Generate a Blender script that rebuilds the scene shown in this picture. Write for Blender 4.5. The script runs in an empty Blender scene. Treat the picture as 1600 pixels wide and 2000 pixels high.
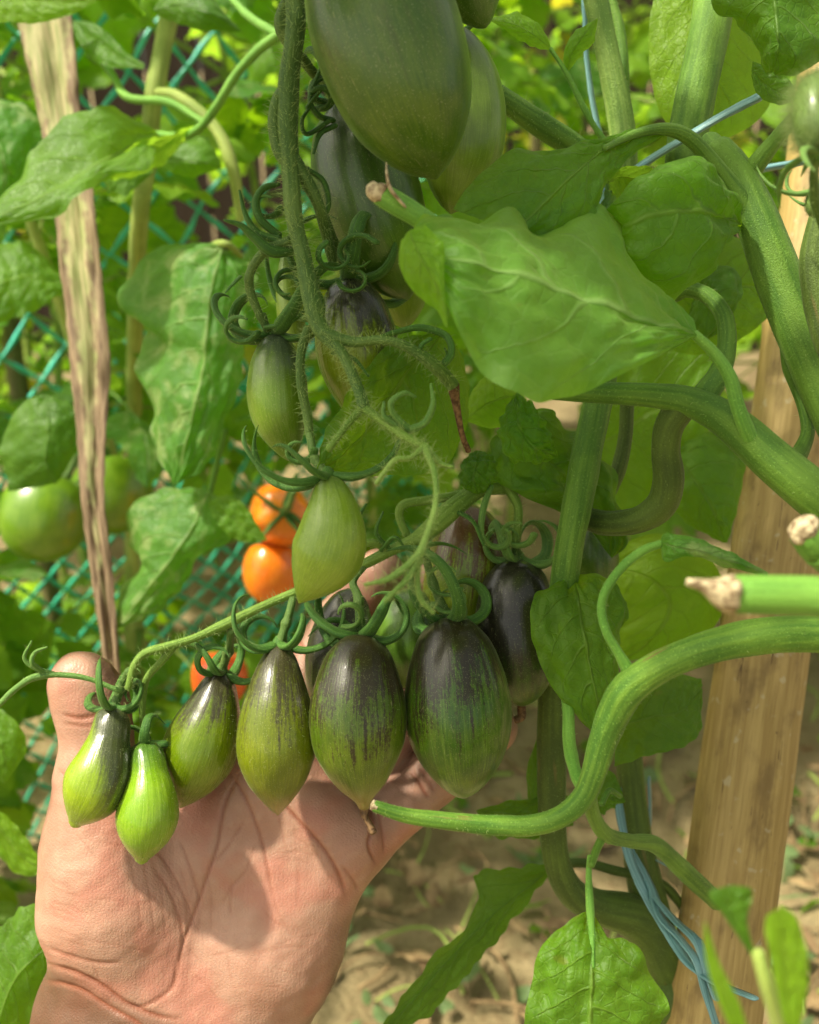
import bpy, math, random
import numpy as np
from mathutils import Vector, Matrix
rad = math.radians
scene = bpy.context.scene
COL = scene.collection
rng = np.random.default_rng(7)
random.seed(7)

# ---------------------------------------------------------------- camera
PITCH = rad(25); CAM_H = 0.75; FH = 1.05          # FH: frame height at 1 m
cam_d = bpy.data.cameras.new('camera'); cam = bpy.data.objects.new('camera', cam_d); COL.objects.link(cam)
cam_d.sensor_fit = 'VERTICAL'; cam_d.sensor_height = 36; cam_d.lens = 36/FH
cam_d.clip_start = 0.01; cam_d.clip_end = 300
cam.location = (0, 0, CAM_H); cam.rotation_euler = (rad(90)-PITCH, 0, 0)
cam_d.dof.use_dof = True; cam_d.dof.focus_distance = 0.318; cam_d.dof.aperture_fstop = 10.5
scene.camera = cam
# ---------------------------------------------------------------- light
SUN_EL, SUN_AZ = 60, -97      # azimuth: 0 = +Y (away from the camera), negative = left
sd = Vector((math.sin(rad(SUN_AZ))*math.cos(rad(SUN_EL)), math.cos(rad(SUN_AZ))*math.cos(rad(SUN_EL)), math.sin(rad(SUN_EL))))
w = bpy.data.worlds.new('World'); scene.world = w; w.use_nodes = True
nt = w.node_tree; bg = nt.nodes['Background']
sky = nt.nodes.new('ShaderNodeTexSky'); sky.sky_type = 'NISHITA'; sky.sun_disc = False
sky.sun_elevation = rad(SUN_EL); sky.sun_rotation = rad(SUN_AZ); sky.dust_density = 4.0; sky.air_density = 1.0
hz = nt.nodes.new('ShaderNodeMix'); hz.data_type = 'RGBA'; hz.inputs[0].default_value = 0.7   # thin bright haze whitens the sky
bw = nt.nodes.new('ShaderNodeRGBToBW'); nt.links.new(sky.outputs[0], bw.inputs[0])
wm = nt.nodes.new('ShaderNodeMix'); wm.data_type = 'RGBA'; wm.blend_type = 'MULTIPLY'; wm.inputs[0].default_value = 1.0
nt.links.new(bw.outputs[0], wm.inputs[6]); wm.inputs[7].default_value = (1.07, 1.0, .72, 1)
nt.links.new(sky.outputs[0], hz.inputs[6]); nt.links.new(wm.outputs[2], hz.inputs[7])
nt.links.new(hz.outputs[2], bg.inputs[0]); bg.inputs[1].default_value = 0.135
sl = bpy.data.lights.new('sun', 'SUN'); sl.energy = 3.2; sl.angle = rad(2.5); sl.color = (1, 0.93, 0.76)
so = bpy.data.objects.new('sun', sl); COL.objects.link(so); so.location = (0, 0, 3)
so.rotation_euler = sd.to_track_quat('Z', 'Y').to_euler()
scene.view_settings.view_transform = 'Standard'; scene.view_settings.look = 'None'
scene.view_settings.exposure = 1.12; scene.view_settings.gamma = 1.0
scene.cycles.use_denoising = True
scene.cycles.max_bounces = 8; scene.cycles.transparent_max_bounces = 8; scene.cycles.transmission_bounces = 6
scene.cycles.caustics_reflective = False; scene.cycles.caustics_refractive = False

# ---------------------------------------------------------------- helpers
cp, sp_ = math.cos(PITCH), math.sin(PITCH)
RGT = np.array([1, 0, 0.]); UPV = np.array([0, sp_, cp]); FWD = np.array([0, cp, -sp_]); CP = np.array([0, 0, CAM_H])
PX = FH/2000.0
def c2w(c):                                    # camera space (right, up, forward) -> world
    c = np.asarray(c, float)
    return CP + c[..., 0:1]*RGT + c[..., 1:2]*UPV + c[..., 2:3]*FWD
def P(x, y, d): return c2w(np.array([(x-800)*PX*d, (1000-y)*PX*d, d]))
def PP(pts): return np.array([P(*p[:3]) for p in pts])
def cr(pts, n):                                # Catmull-Rom through rows of pts, n samples evenly by chord
    pts = np.asarray(pts, float)
    if len(pts) == 2: return pts[0] + (pts[1]-pts[0])*np.linspace(0, 1, n)[:, None]
    k = pts[:, :3]; seg = np.linalg.norm(np.diff(k, axis=0), axis=1)+1e-9
    s = np.concatenate([[0], np.cumsum(seg)]); s /= s[-1]
    q = np.vstack([2*pts[0]-pts[1], pts, 2*pts[-1]-pts[-2]])
    t = np.linspace(0, 1, n); i = np.clip(np.searchsorted(s, t, 'right')-1, 0, len(pts)-2)
    f = ((t-s[i])/(s[i+1]-s[i]))[:, None]
    a, b, c, d = q[i], q[i+1], q[i+2], q[i+3]
    return .5*(2*b+(c-a)*f+(2*a-5*b+4*c-d)*f*f+(3*b-a-3*c+d)*f**3)
def snoise(p, seed=0, oct=3):                  # cheap smooth noise about -1..1
    r = np.random.default_rng(seed); p = np.asarray(p, float); out = np.zeros(p.shape[:-1]); amp = 1; tot = 0
    for o in range(oct):
        for _ in range(4):
            k = r.normal(size=p.shape[-1]); k *= (1.7**o)*3.0/np.linalg.norm(k)
            out += amp*np.sin(p@k + r.uniform(0, 6.28))
        tot += amp*2.0; amp *= .55
    return out/tot
def props(o, label=None, cat=None, group=None, kind=None):
    if label: o['label'] = label
    if cat: o['category'] = cat
    if group: o['group'] = group
    if kind: o['kind'] = kind
    return o
def empty(name, loc, label, cat, group=None):
    o = bpy.data.objects.new(name, None); COL.objects.link(o); o.location = Vector(loc); o.empty_display_size = .01
    return props(o, label, cat, group)
def mesh(name, V, F, mats, parent=None, smooth=True, uv=None, midx=None, attrs=None):
    V = np.asarray(V, float)
    off = Vector((0, 0, 0))
    if parent is not None:
        p = parent
        while p is not None: off += p.location; p = p.parent
        V = V - np.array(off)
        me = bpy.data.meshes.new(name)
        loc = None
    else:
        loc = V.mean(axis=0); V = V-loc
        me = bpy.data.meshes.new(name)
    if isinstance(F, np.ndarray): F = F.tolist()
    me.from_pydata(V.tolist(), [], F)
    if not isinstance(mats, (list, tuple)): mats = [mats]
    for m in mats: me.materials.append(m)
    n = len(me.polygons)
    me.polygons.foreach_set('use_smooth', np.full(n, smooth))
    if midx is not None: me.polygons.foreach_set('material_index', np.asarray(midx, dtype=np.int32))
    if uv is not None:
        li = np.empty(len(me.loops), dtype=np.int32); me.loops.foreach_get('vertex_index', li)
        l = me.uv_layers.new(name='uv'); l.data.foreach_set('uv', np.asarray(uv, float)[li].ravel())
    for k, a in (attrs or {}).items():
        a = np.asarray(a, float)
        if a.ndim == 1: me.attributes.new(k, 'FLOAT', 'POINT').data.foreach_set('value', a)
        else: me.attributes.new(k, 'FLOAT_VECTOR', 'POINT').data.foreach_set('vector', a.ravel())
    me.update()
    o = bpy.data.objects.new(name, me); COL.objects.link(o)
    if parent is not None: o.parent = parent
    else: o.location = Vector(loc)
    return o
class MB:
    def __init__(s): s.V = []; s.F = []; s.U = []; s.M = []; s.n = 0
    def add(s, V, F, uv=None, m=0):
        V = np.asarray(V); s.V.append(V); F = np.asarray(F)
        s.F += (F+s.n).tolist(); s.M += [m]*len(F)
        s.U.append(np.zeros((len(V), 2)) if uv is None else np.asarray(uv)); s.n += len(V); return s
    def build(s, name, mats, parent=None, smooth=True):
        return mesh(name, np.vstack(s.V), s.F, mats, parent, smooth, np.vstack(s.U), s.M)
def gridF(n, m, wrap=False):                   # n rows, m columns
    i, j = np.meshgrid(np.arange(n-1), np.arange(m if wrap else m-1), indexing='ij')
    a = i*m+j; b = i*m+(j+1) % m
    return np.stack([a, b, b+m, a+m], -1).reshape(-1, 4)
def frames(C):
    T = np.gradient(C, axis=0); T /= np.linalg.norm(T, axis=1)[:, None]+1e-12
    N = np.zeros_like(T); n = np.cross(T[0], [0.3, .2, 1.]); 
    if np.linalg.norm(n) < 1e-3: n = np.cross(T[0], [1, 0, 0])
    n /= np.linalg.norm(n); N[0] = n
    for i in range(1, len(T)):
        n = N[i-1]-T[i]*(N[i-1]@T[i]); N[i] = n/(np.linalg.norm(n)+1e-12)
    return T, N, np.cross(T, N)
def tube_g(mb, C, R, sides=14, m=0, flat=1.0, lump=0.0, seed=0, ribs=0.0, tipround=True, twist=0.0, tr=1.0):
    """adds a closed tube along centres C with radii R"""
    C = np.asarray(C); R = np.asarray(R, float); n = len(C)
    T, N, B = frames(C)
    if tipround:                                # round the two ends
        C = np.vstack([C[0]-T[0]*R[0]*.6*tr, C[0]-T[0]*R[0]*.35*tr, C, C[-1]+T[-1]*R[-1]*.35*tr, C[-1]+T[-1]*R[-1]*.6*tr])
        N = np.vstack([N[:1], N[:1], N, N[-1:], N[-1:]]); B = np.vstack([B[:1], B[:1], B, B[-1:], B[-1:]])
        R = np.concatenate([[R[0]*.05, R[0]*.75], R, [R[-1]*.75, R[-1]*.05]])
    a = np.linspace(0, 2*math.pi, sides, endpoint=False)
    L = np.concatenate([[0], np.cumsum(np.linalg.norm(np.diff(C, axis=0), axis=1))])
    A = a[None, :]+twist*L[:, None]
    rr = R[:, None]*(1+ribs*np.cos(5*a)[None, :])
    if lump:
        q = np.stack([np.cos(a)[None]*1.2+0*L[:, None], np.sin(a)[None]*1.2+0*L[:, None], L[:, None]/(R.max()*2.2)+0*a[None]], -1)
        rr = rr*(1+lump*snoise(q, seed))
    V = C[:, None]+rr[..., None]*(np.cos(A)[..., None]*N[:, None]+flat*np.sin(A)[..., None]*B[:, None])
    uv = np.stack([np.tile(np.abs(a/math.pi-1), (len(C), 1)), np.tile(L[:, None]/0.02, (1, sides))], -1)
    k = sides
    mb.add(V.reshape(-1, 3), gridF(len(C), k, True), uv.reshape(-1, 2), m)
    return V
def hairs_g(mb, C, R, dens, length, m=1, seed=0, wid=.000065):
    """fine hairs standing off a tube; dens = hairs per mm of stem"""
    r = np.random.default_rng(seed); C = np.asarray(C); R = np.asarray(R, float)
    T, N, B = frames(C); L = np.concatenate([[0], np.cumsum(np.linalg.norm(np.diff(C, axis=0), axis=1))])
    n = int(L[-1]*1000*dens)
    if n < 1: return
    s = r.uniform(0, L[-1], n); i = np.clip(np.searchsorted(L, s)-1, 0, len(C)-2)
    f = ((s-L[i])/(L[i+1]-L[i]+1e-12))[:, None]
    a = r.uniform(0, 2*math.pi, n)[:, None]
    c = C[i]*(1-f)+C[i+1]*f; rr = (R[i]*(1-f[:, 0])+R[i+1]*f[:, 0])[:, None]
    out = np.cos(a)*N[i]+np.sin(a)*B[i]
    base = c+out*rr*.95
    d = out+T[i]*r.normal(0, .35, (n, 1))+r.normal(0, .25, (n, 3)); d /= np.linalg.norm(d, axis=1)[:, None]
    ln = (length*r.uniform(.25, 1.15, n))[:, None]
    bend = r.normal(0, .25, (n, 3))*ln
    side = np.cross(d, r.normal(size=(n, 3))); side /= np.linalg.norm(side, axis=1)[:, None]
    mid = base+d*ln*.55+bend*.35; tip = base+d*ln+bend
    V = np.stack([base-side*wid, base+side*wid, mid+side*wid*.7, mid-side*wid*.7, tip+side*wid*.25, tip-side*wid*.25], 1).reshape(-1, 3)
    k = np.arange(n)[:, None]*6
    F = np.concatenate([k+np.array([[0, 1, 2, 3]]), k+np.array([[3, 2, 4, 5]])])
    mb.add(V, F, None, m)
def stem(name, parent, pts, mats, hair=0.0, tr=1.0, hl=.002, n=None, sides=18, lump=.05, ribs=0.0, seed=None, flat=1.0, label=None, world_tail=None):
    """pts rows: px, py, depth, radius in px"""
    seed = seed if seed is not None else int(abs(pts[0][0]*7+pts[0][1]*3)) % 9999
    a = np.array([list(P(*p[:3]))+[p[3]*PX*p[2]] for p in pts])
    if world_tail is not None: a = np.vstack([a, np.array(world_tail, float)])
    L = np.linalg.norm(np.diff(a[:, :3], axis=0), axis=1).sum()
    n = n or int(max(12, min(140, L/(a[:, 3].mean()*.5))))
    s = cr(a, n); mb = MB(); R = np.maximum(s[:, 3], 2e-4)*(1+.045*snoise(np.linspace(0, L/a[:, 3].mean()*.16, n)[:, None], seed+1, 2))
    tube_g(mb, s[:, :3], R, sides, 0, flat, lump, seed, ribs, tr=tr)
    if hair: hairs_g(mb, s[:, :3], R, hair, hl, 1, seed)
    o = mb.build(name, mats, parent)
    if label: o['label'] = label
    return o

# ---------------------------------------------------------------- materials
class NT:
    def __init__(s, name):
        s.m = bpy.data.materials.new(name); s.m.use_nodes = True; s.t = s.m.node_tree; s.t.nodes.clear()
        s.out = s.t.nodes.new('ShaderNodeOutputMaterial')
    def n(s, typ, ins=None, **kw):
        nd = s.t.nodes.new('ShaderNode'+typ)
        for k, v in kw.items(): setattr(nd, k, v)
        for k, v in (ins or {}).items(): s.set(nd.inputs[k], v)
        return nd
    def set(s, sock, v):
        if hasattr(v, 'links') or isinstance(v, bpy.types.NodeSocket): s.t.links.new(v, sock)
        elif hasattr(v, 'outputs'): s.t.links.new(v.outputs[0], sock)
        else:
            try: sock.default_value = v
            except Exception: sock.default_value = tuple(v)+(1,)
    def math(s, op, a, b=0.0, c=None, clamp=False):
        nd = s.n('Math', operation=op); nd.use_clamp = clamp; s.set(nd.inputs[0], a); s.set(nd.inputs[1], b)
        if c is not None: s.set(nd.inputs[2], c)
        return nd.outputs[0]
    def ss(s, x, lo, hi):                       # smoothstep
        nd = s.n('MapRange', interpolation_type='SMOOTHSTEP'); s.set(nd.inputs[0], x); s.set(nd.inputs[1], lo); s.set(nd.inputs[2], hi)
        return nd.outputs[0]
    def mix(s, f, a, b):
        nd = s.n('Mix', data_type='RGBA'); s.set(nd.inputs[0], f)
        for k, v in ((6, a), (7, b)):
            if isinstance(v, (tuple, list)): nd.inputs[k].default_value = tuple(v)[:3]+(1,)
            else: s.set(nd.inputs[k], v)
        return nd.outputs[2]
    def noise(s, vec, scale, detail=3, rough=.55, dist=0.0):
        nd = s.n('TexNoise', {'Scale': scale, 'Detail': detail, 'Roughness': rough, 'Distortion': dist})
        if vec is not None: s.set(nd.inputs['Vector'], vec)
        return nd.outputs[0]
    def pos(s): return s.n('NewGeometry').outputs['Position']
    def bump(s, h, strength=.3, dist=.001, normal=None):
        nd = s.n('Bump', {'Height': h, 'Strength': strength, 'Distance': dist})
        if normal is not None: s.set(nd.inputs['Normal'], normal)
        return nd.outputs[0]
    def vscale(s, v, sc):
        nd = s.n('VectorMath', operation='MULTIPLY'); s.set(nd.inputs[0], v); nd.inputs[1].default_value = sc; return nd.outputs[0]

def leaf_mat(name, c1, c2, vein, trans=.35, nv=7.0, vstr=.5, tcol=None, mott=0.0, mcol=(.25, .32, .08), rough=.5, bumps=.85, warp=.15, coarse=0.0, spec=.35, edge=0.0, tsc=330.0):
    k = NT(name); uvn = k.n('UVMap'); sx = k.n('SeparateXYZ'); k.t.links.new(uvn.outputs[0], sx.inputs[0])
    u, v = sx.outputs[0], sx.outputs[1]
    pos = k.pos()
    nz = k.noise(pos, 60, 3)
    av = k.math('ABSOLUTE', v)
    side = k.math('GREATER_THAN', v, 0.0)
    s = k.math('SUBTRACT', k.math('MULTIPLY', u, nv), k.math('MULTIPLY', k.math('POWER', av, 1.25), nv*.32))
    s = k.math('ADD', s, k.math('MULTIPLY', side, .45))
    s = k.math('ADD', s, k.math('MULTIPLY', k.math('SUBTRACT', nz, .5), warp*4))
    fr = k.math('ABSOLUTE', k.math('SUBTRACT', k.math('FRACT', s), .5))
    w2 = k.math('MULTIPLY', k.math('SUBTRACT', 1.05, av), .085)
    sec = k.math('SUBTRACT', 1.0, k.ss(fr, 0.0, w2))
    sec = k.math('MULTIPLY', sec, .6)
    mid = k.math('SUBTRACT', 1.0, k.ss(av, 0.005, 0.05))
    vo = k.n('TexVoronoi', {'Scale': tsc}, feature='DISTANCE_TO_EDGE'); k.set(vo.inputs['Vector'], pos)
    ter = k.math('MULTIPLY', k.math('SUBTRACT', 1.0, k.ss(vo.outputs[0], 0.0, .09)), .16)
    vm = k.math('MAXIMUM', k.math('MAXIMUM', mid, sec), ter)
    big = k.noise(pos, 28, 3)
    fine = k.noise(pos, 420, 4)
    f = k.math('ADD', k.math('MULTIPLY', big, .7), k.math('MULTIPLY', fine, .35))
    col = k.mix(k.ss(f, .35, .72), c1, c2)
    if mott: col = k.mix(k.math('MULTIPLY', k.ss(k.noise(pos, 75, 4, .6, .6), .48, .66), mott), col, mcol)
    col = k.mix(k.math('MULTIPLY', vm, vstr), col, vein)
    # pale dust / down specks
    sp = k.ss(k.noise(pos, 1400, 1), .66, .74)
    col = k.mix(k.math('MULTIPLY', sp, .13), col, (.38, .45, .28))
    # scars: small brown blemishes
    sc = k.ss(k.noise(pos, 95, 2, .5), .74, .79)
    col = k.mix(k.math('MULTIPLY', sc, .45), col, (.16, .12, .03))
    if edge: col = k.mix(k.math('MULTIPLY', k.ss(av, .9, 1.0), edge), col, (.4, .45, .12))
    back = k.n('NewGeometry').outputs['Backfacing']
    h = k.math('ADD', k.math('MULTIPLY', vm, -.7), k.math('ADD', k.math('MULTIPLY', k.noise(pos, 170, 3), .9), k.math('MULTIPLY', k.noise(pos, 900, 2), .10)))
    bp = k.bump(h, bumps, .0012)
    d = k.n('BsdfPrincipled', {'Base Color': col, 'Roughness': rough, 'Specular IOR Level': spec, 'Normal': bp,
                               'Sheen Weight': .12, 'Sheen Roughness': .4, 'Sheen Tint': (.9, 1, .6, 1)})
    tc = tcol or tuple(min(1, x*y) for x, y in zip(c2, (2.6, 2.3, .9)))
    tcn = k.mix(k.math('MULTIPLY', vm, .45), tc, tuple(x*.55 for x in tc))
    t = k.n('BsdfTranslucent', {'Color': tcn, 'Normal': bp})
    mx = k.n('MixShader', {0: trans}); k.t.links.new(d.outputs[0], mx.inputs[1]); k.t.links.new(t.outputs[0], mx.inputs[2])
    k.t.links.new(mx.outputs[0], k.out.inputs[0]); return k.m

def stem_mat(name, c1, c2, scar=.0, rough=.5, streak=.5, sss=.0, scol=(.22, .13, .05)):
    k = NT(name); uv = k.n('UVMap').outputs[0]; pos = k.pos()
    st = k.noise(k.vscale(uv, (9, .5, 1)), 1.0, 3)
    big = k.noise(pos, 45, 3)
    f = k.math('ADD', k.math('MULTIPLY', st, streak), k.math('MULTIPLY', big, 1-streak))
    col = k.mix(k.ss(f, .38, .64), c1, c2)
    dots = k.ss(k.noise(pos, 1500, 2), .6, .7)
    col = k.mix(k.math('MULTIPLY', dots, .3), col, tuple(min(1, x*2+.06) for x in c2))
    dk = k.ss(k.noise(pos, 900, 2), .64, .72)
    col = k.mix(k.math('MULTIPLY', dk, .3), col, tuple(x*.5 for x in c1))
    if scar: col = k.mix(k.math('MULTIPLY', k.ss(k.noise(k.vscale(uv, (1.8, .35, 1)), 1.6, 3), .62, .7), scar), col, scol)
    h = k.math('ADD', k.math('MULTIPLY', st, .6), k.math('MULTIPLY', k.noise(pos, 1700, 3, .7), .8))
    d = k.n('BsdfPrincipled', {'Base Color': col, 'Roughness': rough, 'Specular IOR Level': .3, 'Normal': k.bump(h, .6, .0009),
            'Sheen Weight': .15, 'Sheen Roughness': .35, 'Sheen Tint': (.8, 1, .5, 1)})
    if sss:
        d.inputs['Subsurface Weight'].default_value = sss; d.inputs['Subsurface Radius'].default_value = (.6, 1, .2); d.inputs['Subsurface Scale'].default_value = .003
    k.t.links.new(d.outputs[0], k.out.inputs[0]); return k.m
def simple_mat(name, c1, c2, scale=60, rough=.6, bumpd=.001, vec=None, spec=.4, sss=0, bs=.4):
    k = NT(name); pos = k.pos() if vec is None else k.vscale(k.n('UVMap').outputs[0], vec)
    nz = k.noise(pos, scale, 4); col = k.mix(k.ss(nz, .35, .65), c1, c2)
    d = k.n('BsdfPrincipled', {'Base Color': col, 'Roughness': rough, 'Specular IOR Level': spec, 'Normal': k.bump(nz, bs, bumpd)})
    if sss: d.inputs['Subsurface Weight'].default_value = sss; d.inputs['Subsurface Scale'].default_value = .005
    k.t.links.new(d.outputs[0], k.out.inputs[0]); return k.m
def hair_mat(name, c):
    k = NT(name); a = k.n('BsdfDiffuse', {'Color': c+(1,)}); b = k.n('BsdfTranslucent', {'Color': c+(1,)})
    mx = k.n('MixShader', {0: .5}); k.t.links.new(a.outputs[0], mx.inputs[1]); k.t.links.new(b.outputs[0], mx.inputs[2])
    k.t.links.new(mx.outputs[0], k.out.inputs[0]); return k.m
M = {}
M['hair'] = hair_mat('hair', (.42, .54, .20)); M['fuzz'] = hair_mat('fuzz', (.30, .38, .15))
M['stem'] = stem_mat('stem', (.06, .15, .012), (.14, .27, .028), sss=.1)
M['stem_pale'] = stem_mat('stem_pale', (.12, .23, .035), (.25, .38, .08), sss=.1)
M['stem_scar'] = stem_mat('stem_scar', (.06, .16, .014), (.16, .30, .03), scar=.75, sss=.1)
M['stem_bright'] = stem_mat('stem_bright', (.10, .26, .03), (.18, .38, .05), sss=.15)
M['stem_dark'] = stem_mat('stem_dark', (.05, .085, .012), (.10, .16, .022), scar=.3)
M['stem_yel'] = stem_mat('stem_yel', (.20, .28, .05), (.34, .42, .10), sss=.15)
M['truss'] = stem_mat('truss', (.05, .115, .018), (.12, .20, .04), sss=.08)
M['truss2'] = stem_mat('truss2', (.10, .19, .02), (.20, .32, .05), sss=.08)
M['sepal'] = stem_mat('sepal', (.03, .10, .012), (.075, .18, .022), sss=.08, streak=.7)
M['sepal_lt'] = stem_mat('sepal_lt', (.07, .17, .03), (.15, .27, .05), sss=.1, streak=.7)
M['cut'] = simple_mat('cut', (.16, .10, .05), (.55, .46, .28), 500, .8, .001)
M['dry'] = simple_mat('dry', (.07, .035, .015), (.22, .13, .06), 700, .8, .001)
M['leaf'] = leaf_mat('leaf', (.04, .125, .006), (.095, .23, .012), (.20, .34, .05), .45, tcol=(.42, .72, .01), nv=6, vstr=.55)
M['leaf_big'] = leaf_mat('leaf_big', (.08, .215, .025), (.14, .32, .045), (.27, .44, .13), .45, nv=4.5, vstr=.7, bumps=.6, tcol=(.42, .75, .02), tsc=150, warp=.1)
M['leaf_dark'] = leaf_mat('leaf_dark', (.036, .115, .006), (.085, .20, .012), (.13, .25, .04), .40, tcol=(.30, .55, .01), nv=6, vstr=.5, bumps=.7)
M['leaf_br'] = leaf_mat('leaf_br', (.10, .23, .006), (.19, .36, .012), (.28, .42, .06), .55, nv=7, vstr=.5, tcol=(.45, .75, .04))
M['leaf_mot'] = leaf_mat('leaf_mot', (.045, .16, .018), (.09, .26, .03), (.32, .44, .14), .45, tcol=(.32, .65, .02), nv=8, vstr=.55, mott=.75, mcol=(.30, .38, .14), bumps=.9)
M['leaf_yel'] = leaf_mat('leaf_yel', (.26, .30, .03), (.45, .42, .04), (.5, .5, .15), .5, nv=6, vstr=.4, tcol=(.8, .75, .04))

# ---------------------------------------------------------------- leaf builders
def leaf3(name, parent, L, Md, R, mat, bulge=.0, ruffle=.0, rf=5.0, pucker=.0006, serr=0.0, sf=14, N=90, K=17, seed=1, label=None, fold=0.0):
    """leaf from three curves (px,py,depth): left edge, midrib, right edge; bulge in px towards the camera"""
    l, m, r = (cr(PP(a), N) for a in (L, Md, R))
    v = np.linspace(-1, 1, 2*K+1); av = np.abs(v)
    E = np.where((v < 0)[None, :, None], l[:, None], r[:, None])
    V = m[:, None]*(1-av)[None, :, None]+E*av[None, :, None]
    u = np.linspace(0, 1, N)
    wid = np.linalg.norm(E-m[:, None], axis=2)
    du = np.gradient(V, axis=0); dv = np.gradient(V, axis=1); nn = np.cross(du, dv); nn /= np.linalg.norm(nn, axis=2)[..., None]+1e-12
    tocam = CP-V; sg = np.sign((nn*tocam).sum(2).mean()); nn = nn*sg
    d0 = Md[0][2]
    h = bulge*PX*d0*np.sin(math.pi*av)[None, :]*np.sin(math.pi*np.clip(u, 0, 1))[:, None]
    q = np.stack([np.tile(u[:, None]*9, (1, len(v))), np.tile(v[None, :]*4, (N, 1))], -1)
    h = h + pucker*snoise(q, seed, 3)*np.minimum(1, wid/.006)
    h = h - fold*PX*d0*(1-av)[None, :]**2*np.minimum(1, 4*u*(1-u)+.2)[:, None]
    # raised tissue between the side veins
    s = u[:, None]*6-av[None, :]**1.25*1.9+np.where(v > 0, .45, 0)[None, :]
    h = h + .0005*np.abs(np.sin(math.pi*s))*np.sin(math.pi*np.clip(av, 0, 1))[None, :]*np.minimum(1, wid/.012)
    h = h + ruffle*PX*d0*np.sin((u*rf*6.28+seed)[:, None]+np.where(v > 0, 1.3, 0)[None, :])*(av**3)[None, :]*np.minimum(1, wid/.006)
    V = V+nn*h[..., None]
    if serr:
        saw = (np.abs((u*sf) % 1-.5)*2)**.8-.5+.5*snoise((u*sf*.7)[:, None], seed+3, 2)
        ed = E-m[:, None]; ed /= wid[..., None]+1e-9
        V = V+ed*(serr*PX*d0*saw[:, None]*(av**4)[None, :]*np.minimum(1, wid/.004))[..., None]
    uv = np.stack([np.tile(u[:, None], (1, len(v))), np.tile(v[None, :], (N, 1))], -1)
    o = mesh(name, V.reshape(-1, 3), gridF(N, len(v)), mat, parent, True, uv.reshape(-1, 2))
    if label: o['label'] = label
    return o
def leaflet_g(mb, base, d, up, ln, wd, seed, m=0, lobes=True, droop=.5, n=26, K=6, cup=.15):
    r = np.random.default_rng(seed); d = d/np.linalg.norm(d); side = np.cross(d, up); side /= np.linalg.norm(side); up = np.cross(side, d)
    t = np.linspace(0, 1, n)
    prof = np.sin(math.pi*np.clip(t, 0, 1)**.72)**.85*(1-.25*t); prof[-1] = 0.0; prof[0] = .02
    v = np.linspace(-1, 1, 2*K+1); av = np.abs(v)
    ang = -droop*t*1.2
    cx = np.cumsum(np.cos(ang))/n*ln; cz = np.cumsum(np.sin(ang))/n*ln
    bend = r.normal(0, .15)*ln*t*t
    C = base+cx[:, None]*d+cz[:, None]*up+bend[:, None]*side
    def edge(sd):
        e = prof*(1+.0*t)
        if lobes:
            f = r.uniform(4, 6); ph = r.uniform(0, 1)
            e = e*(1+.22*((t*f+ph) % 1-.5)+.10*((t*f*3+ph) % 1-.5))
        return e*wd
    eL, eR = edge(-1), edge(1)
    W = np.where((v < 0)[None], eL[:, None], eR[:, None])*v[None]
    H = -cup*np.abs(W)+wd*.12*np.sin(t*r.uniform(9, 16)+r.uniform(0, 6))[:, None]*av[None]**2+wd*.05*snoise(np.stack([np.tile(t[:, None]*8, (1, len(v))), np.tile(v[None]*3, (n, 1))], -1), seed)
    V = C[:, None]+W[..., None]*side+H[..., None]*up
    uv = np.stack([np.tile(t[:, None], (1, len(v))), np.tile(v[None], (n, 1))], -1)
    mb.add(V.reshape(-1, 3), gridF(n, len(v)), uv.reshape(-1, 2), m)
def compound_g(mb, base, d, up, ln, wd, seed, nl=5, mleaf=0, mstem=1, size=1.0, droop=.4):
    """a tomato leaf: rachis with a big end leaflet and pairs of side leaflets"""
    r = np.random.default_rng(seed); d = np.array(d)/np.linalg.norm(d); up = np.array(up, float)
    side = np.cross(d, up); side /= np.linalg.norm(side); up = np.cross(side, d)
    t = np.linspace(0, 1, 14); C = base+np.outer(t*ln, d)-np.outer(droop*ln*.35*t*t, up)+np.outer(r.normal(0, .06)*ln*np.sin(t*3), side)
    tube_g(mb, C, np.linspace(.0018, .0009, 14)*size, 7, mstem)
    T = C[-1]-C[-2]
    leaflet_g(mb, C[-1], T, up, ln*.75, wd, seed+1, mleaf, droop=droop+.2)
    for k in range(nl//2):
        i = int(13*(.9-.42*k))
        for sg in (-1, 1):
            dd = d*.5+side*sg*1.0+up*r.normal(0, .25); sc = r.uniform(.6, .9)*(1-.12*k)
            leaflet_g(mb, C[i], dd, up, ln*.55*sc, wd*.75*sc, seed+5+k*2+(sg > 0), mleaf, droop=droop+r.uniform(0, .5))

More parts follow.
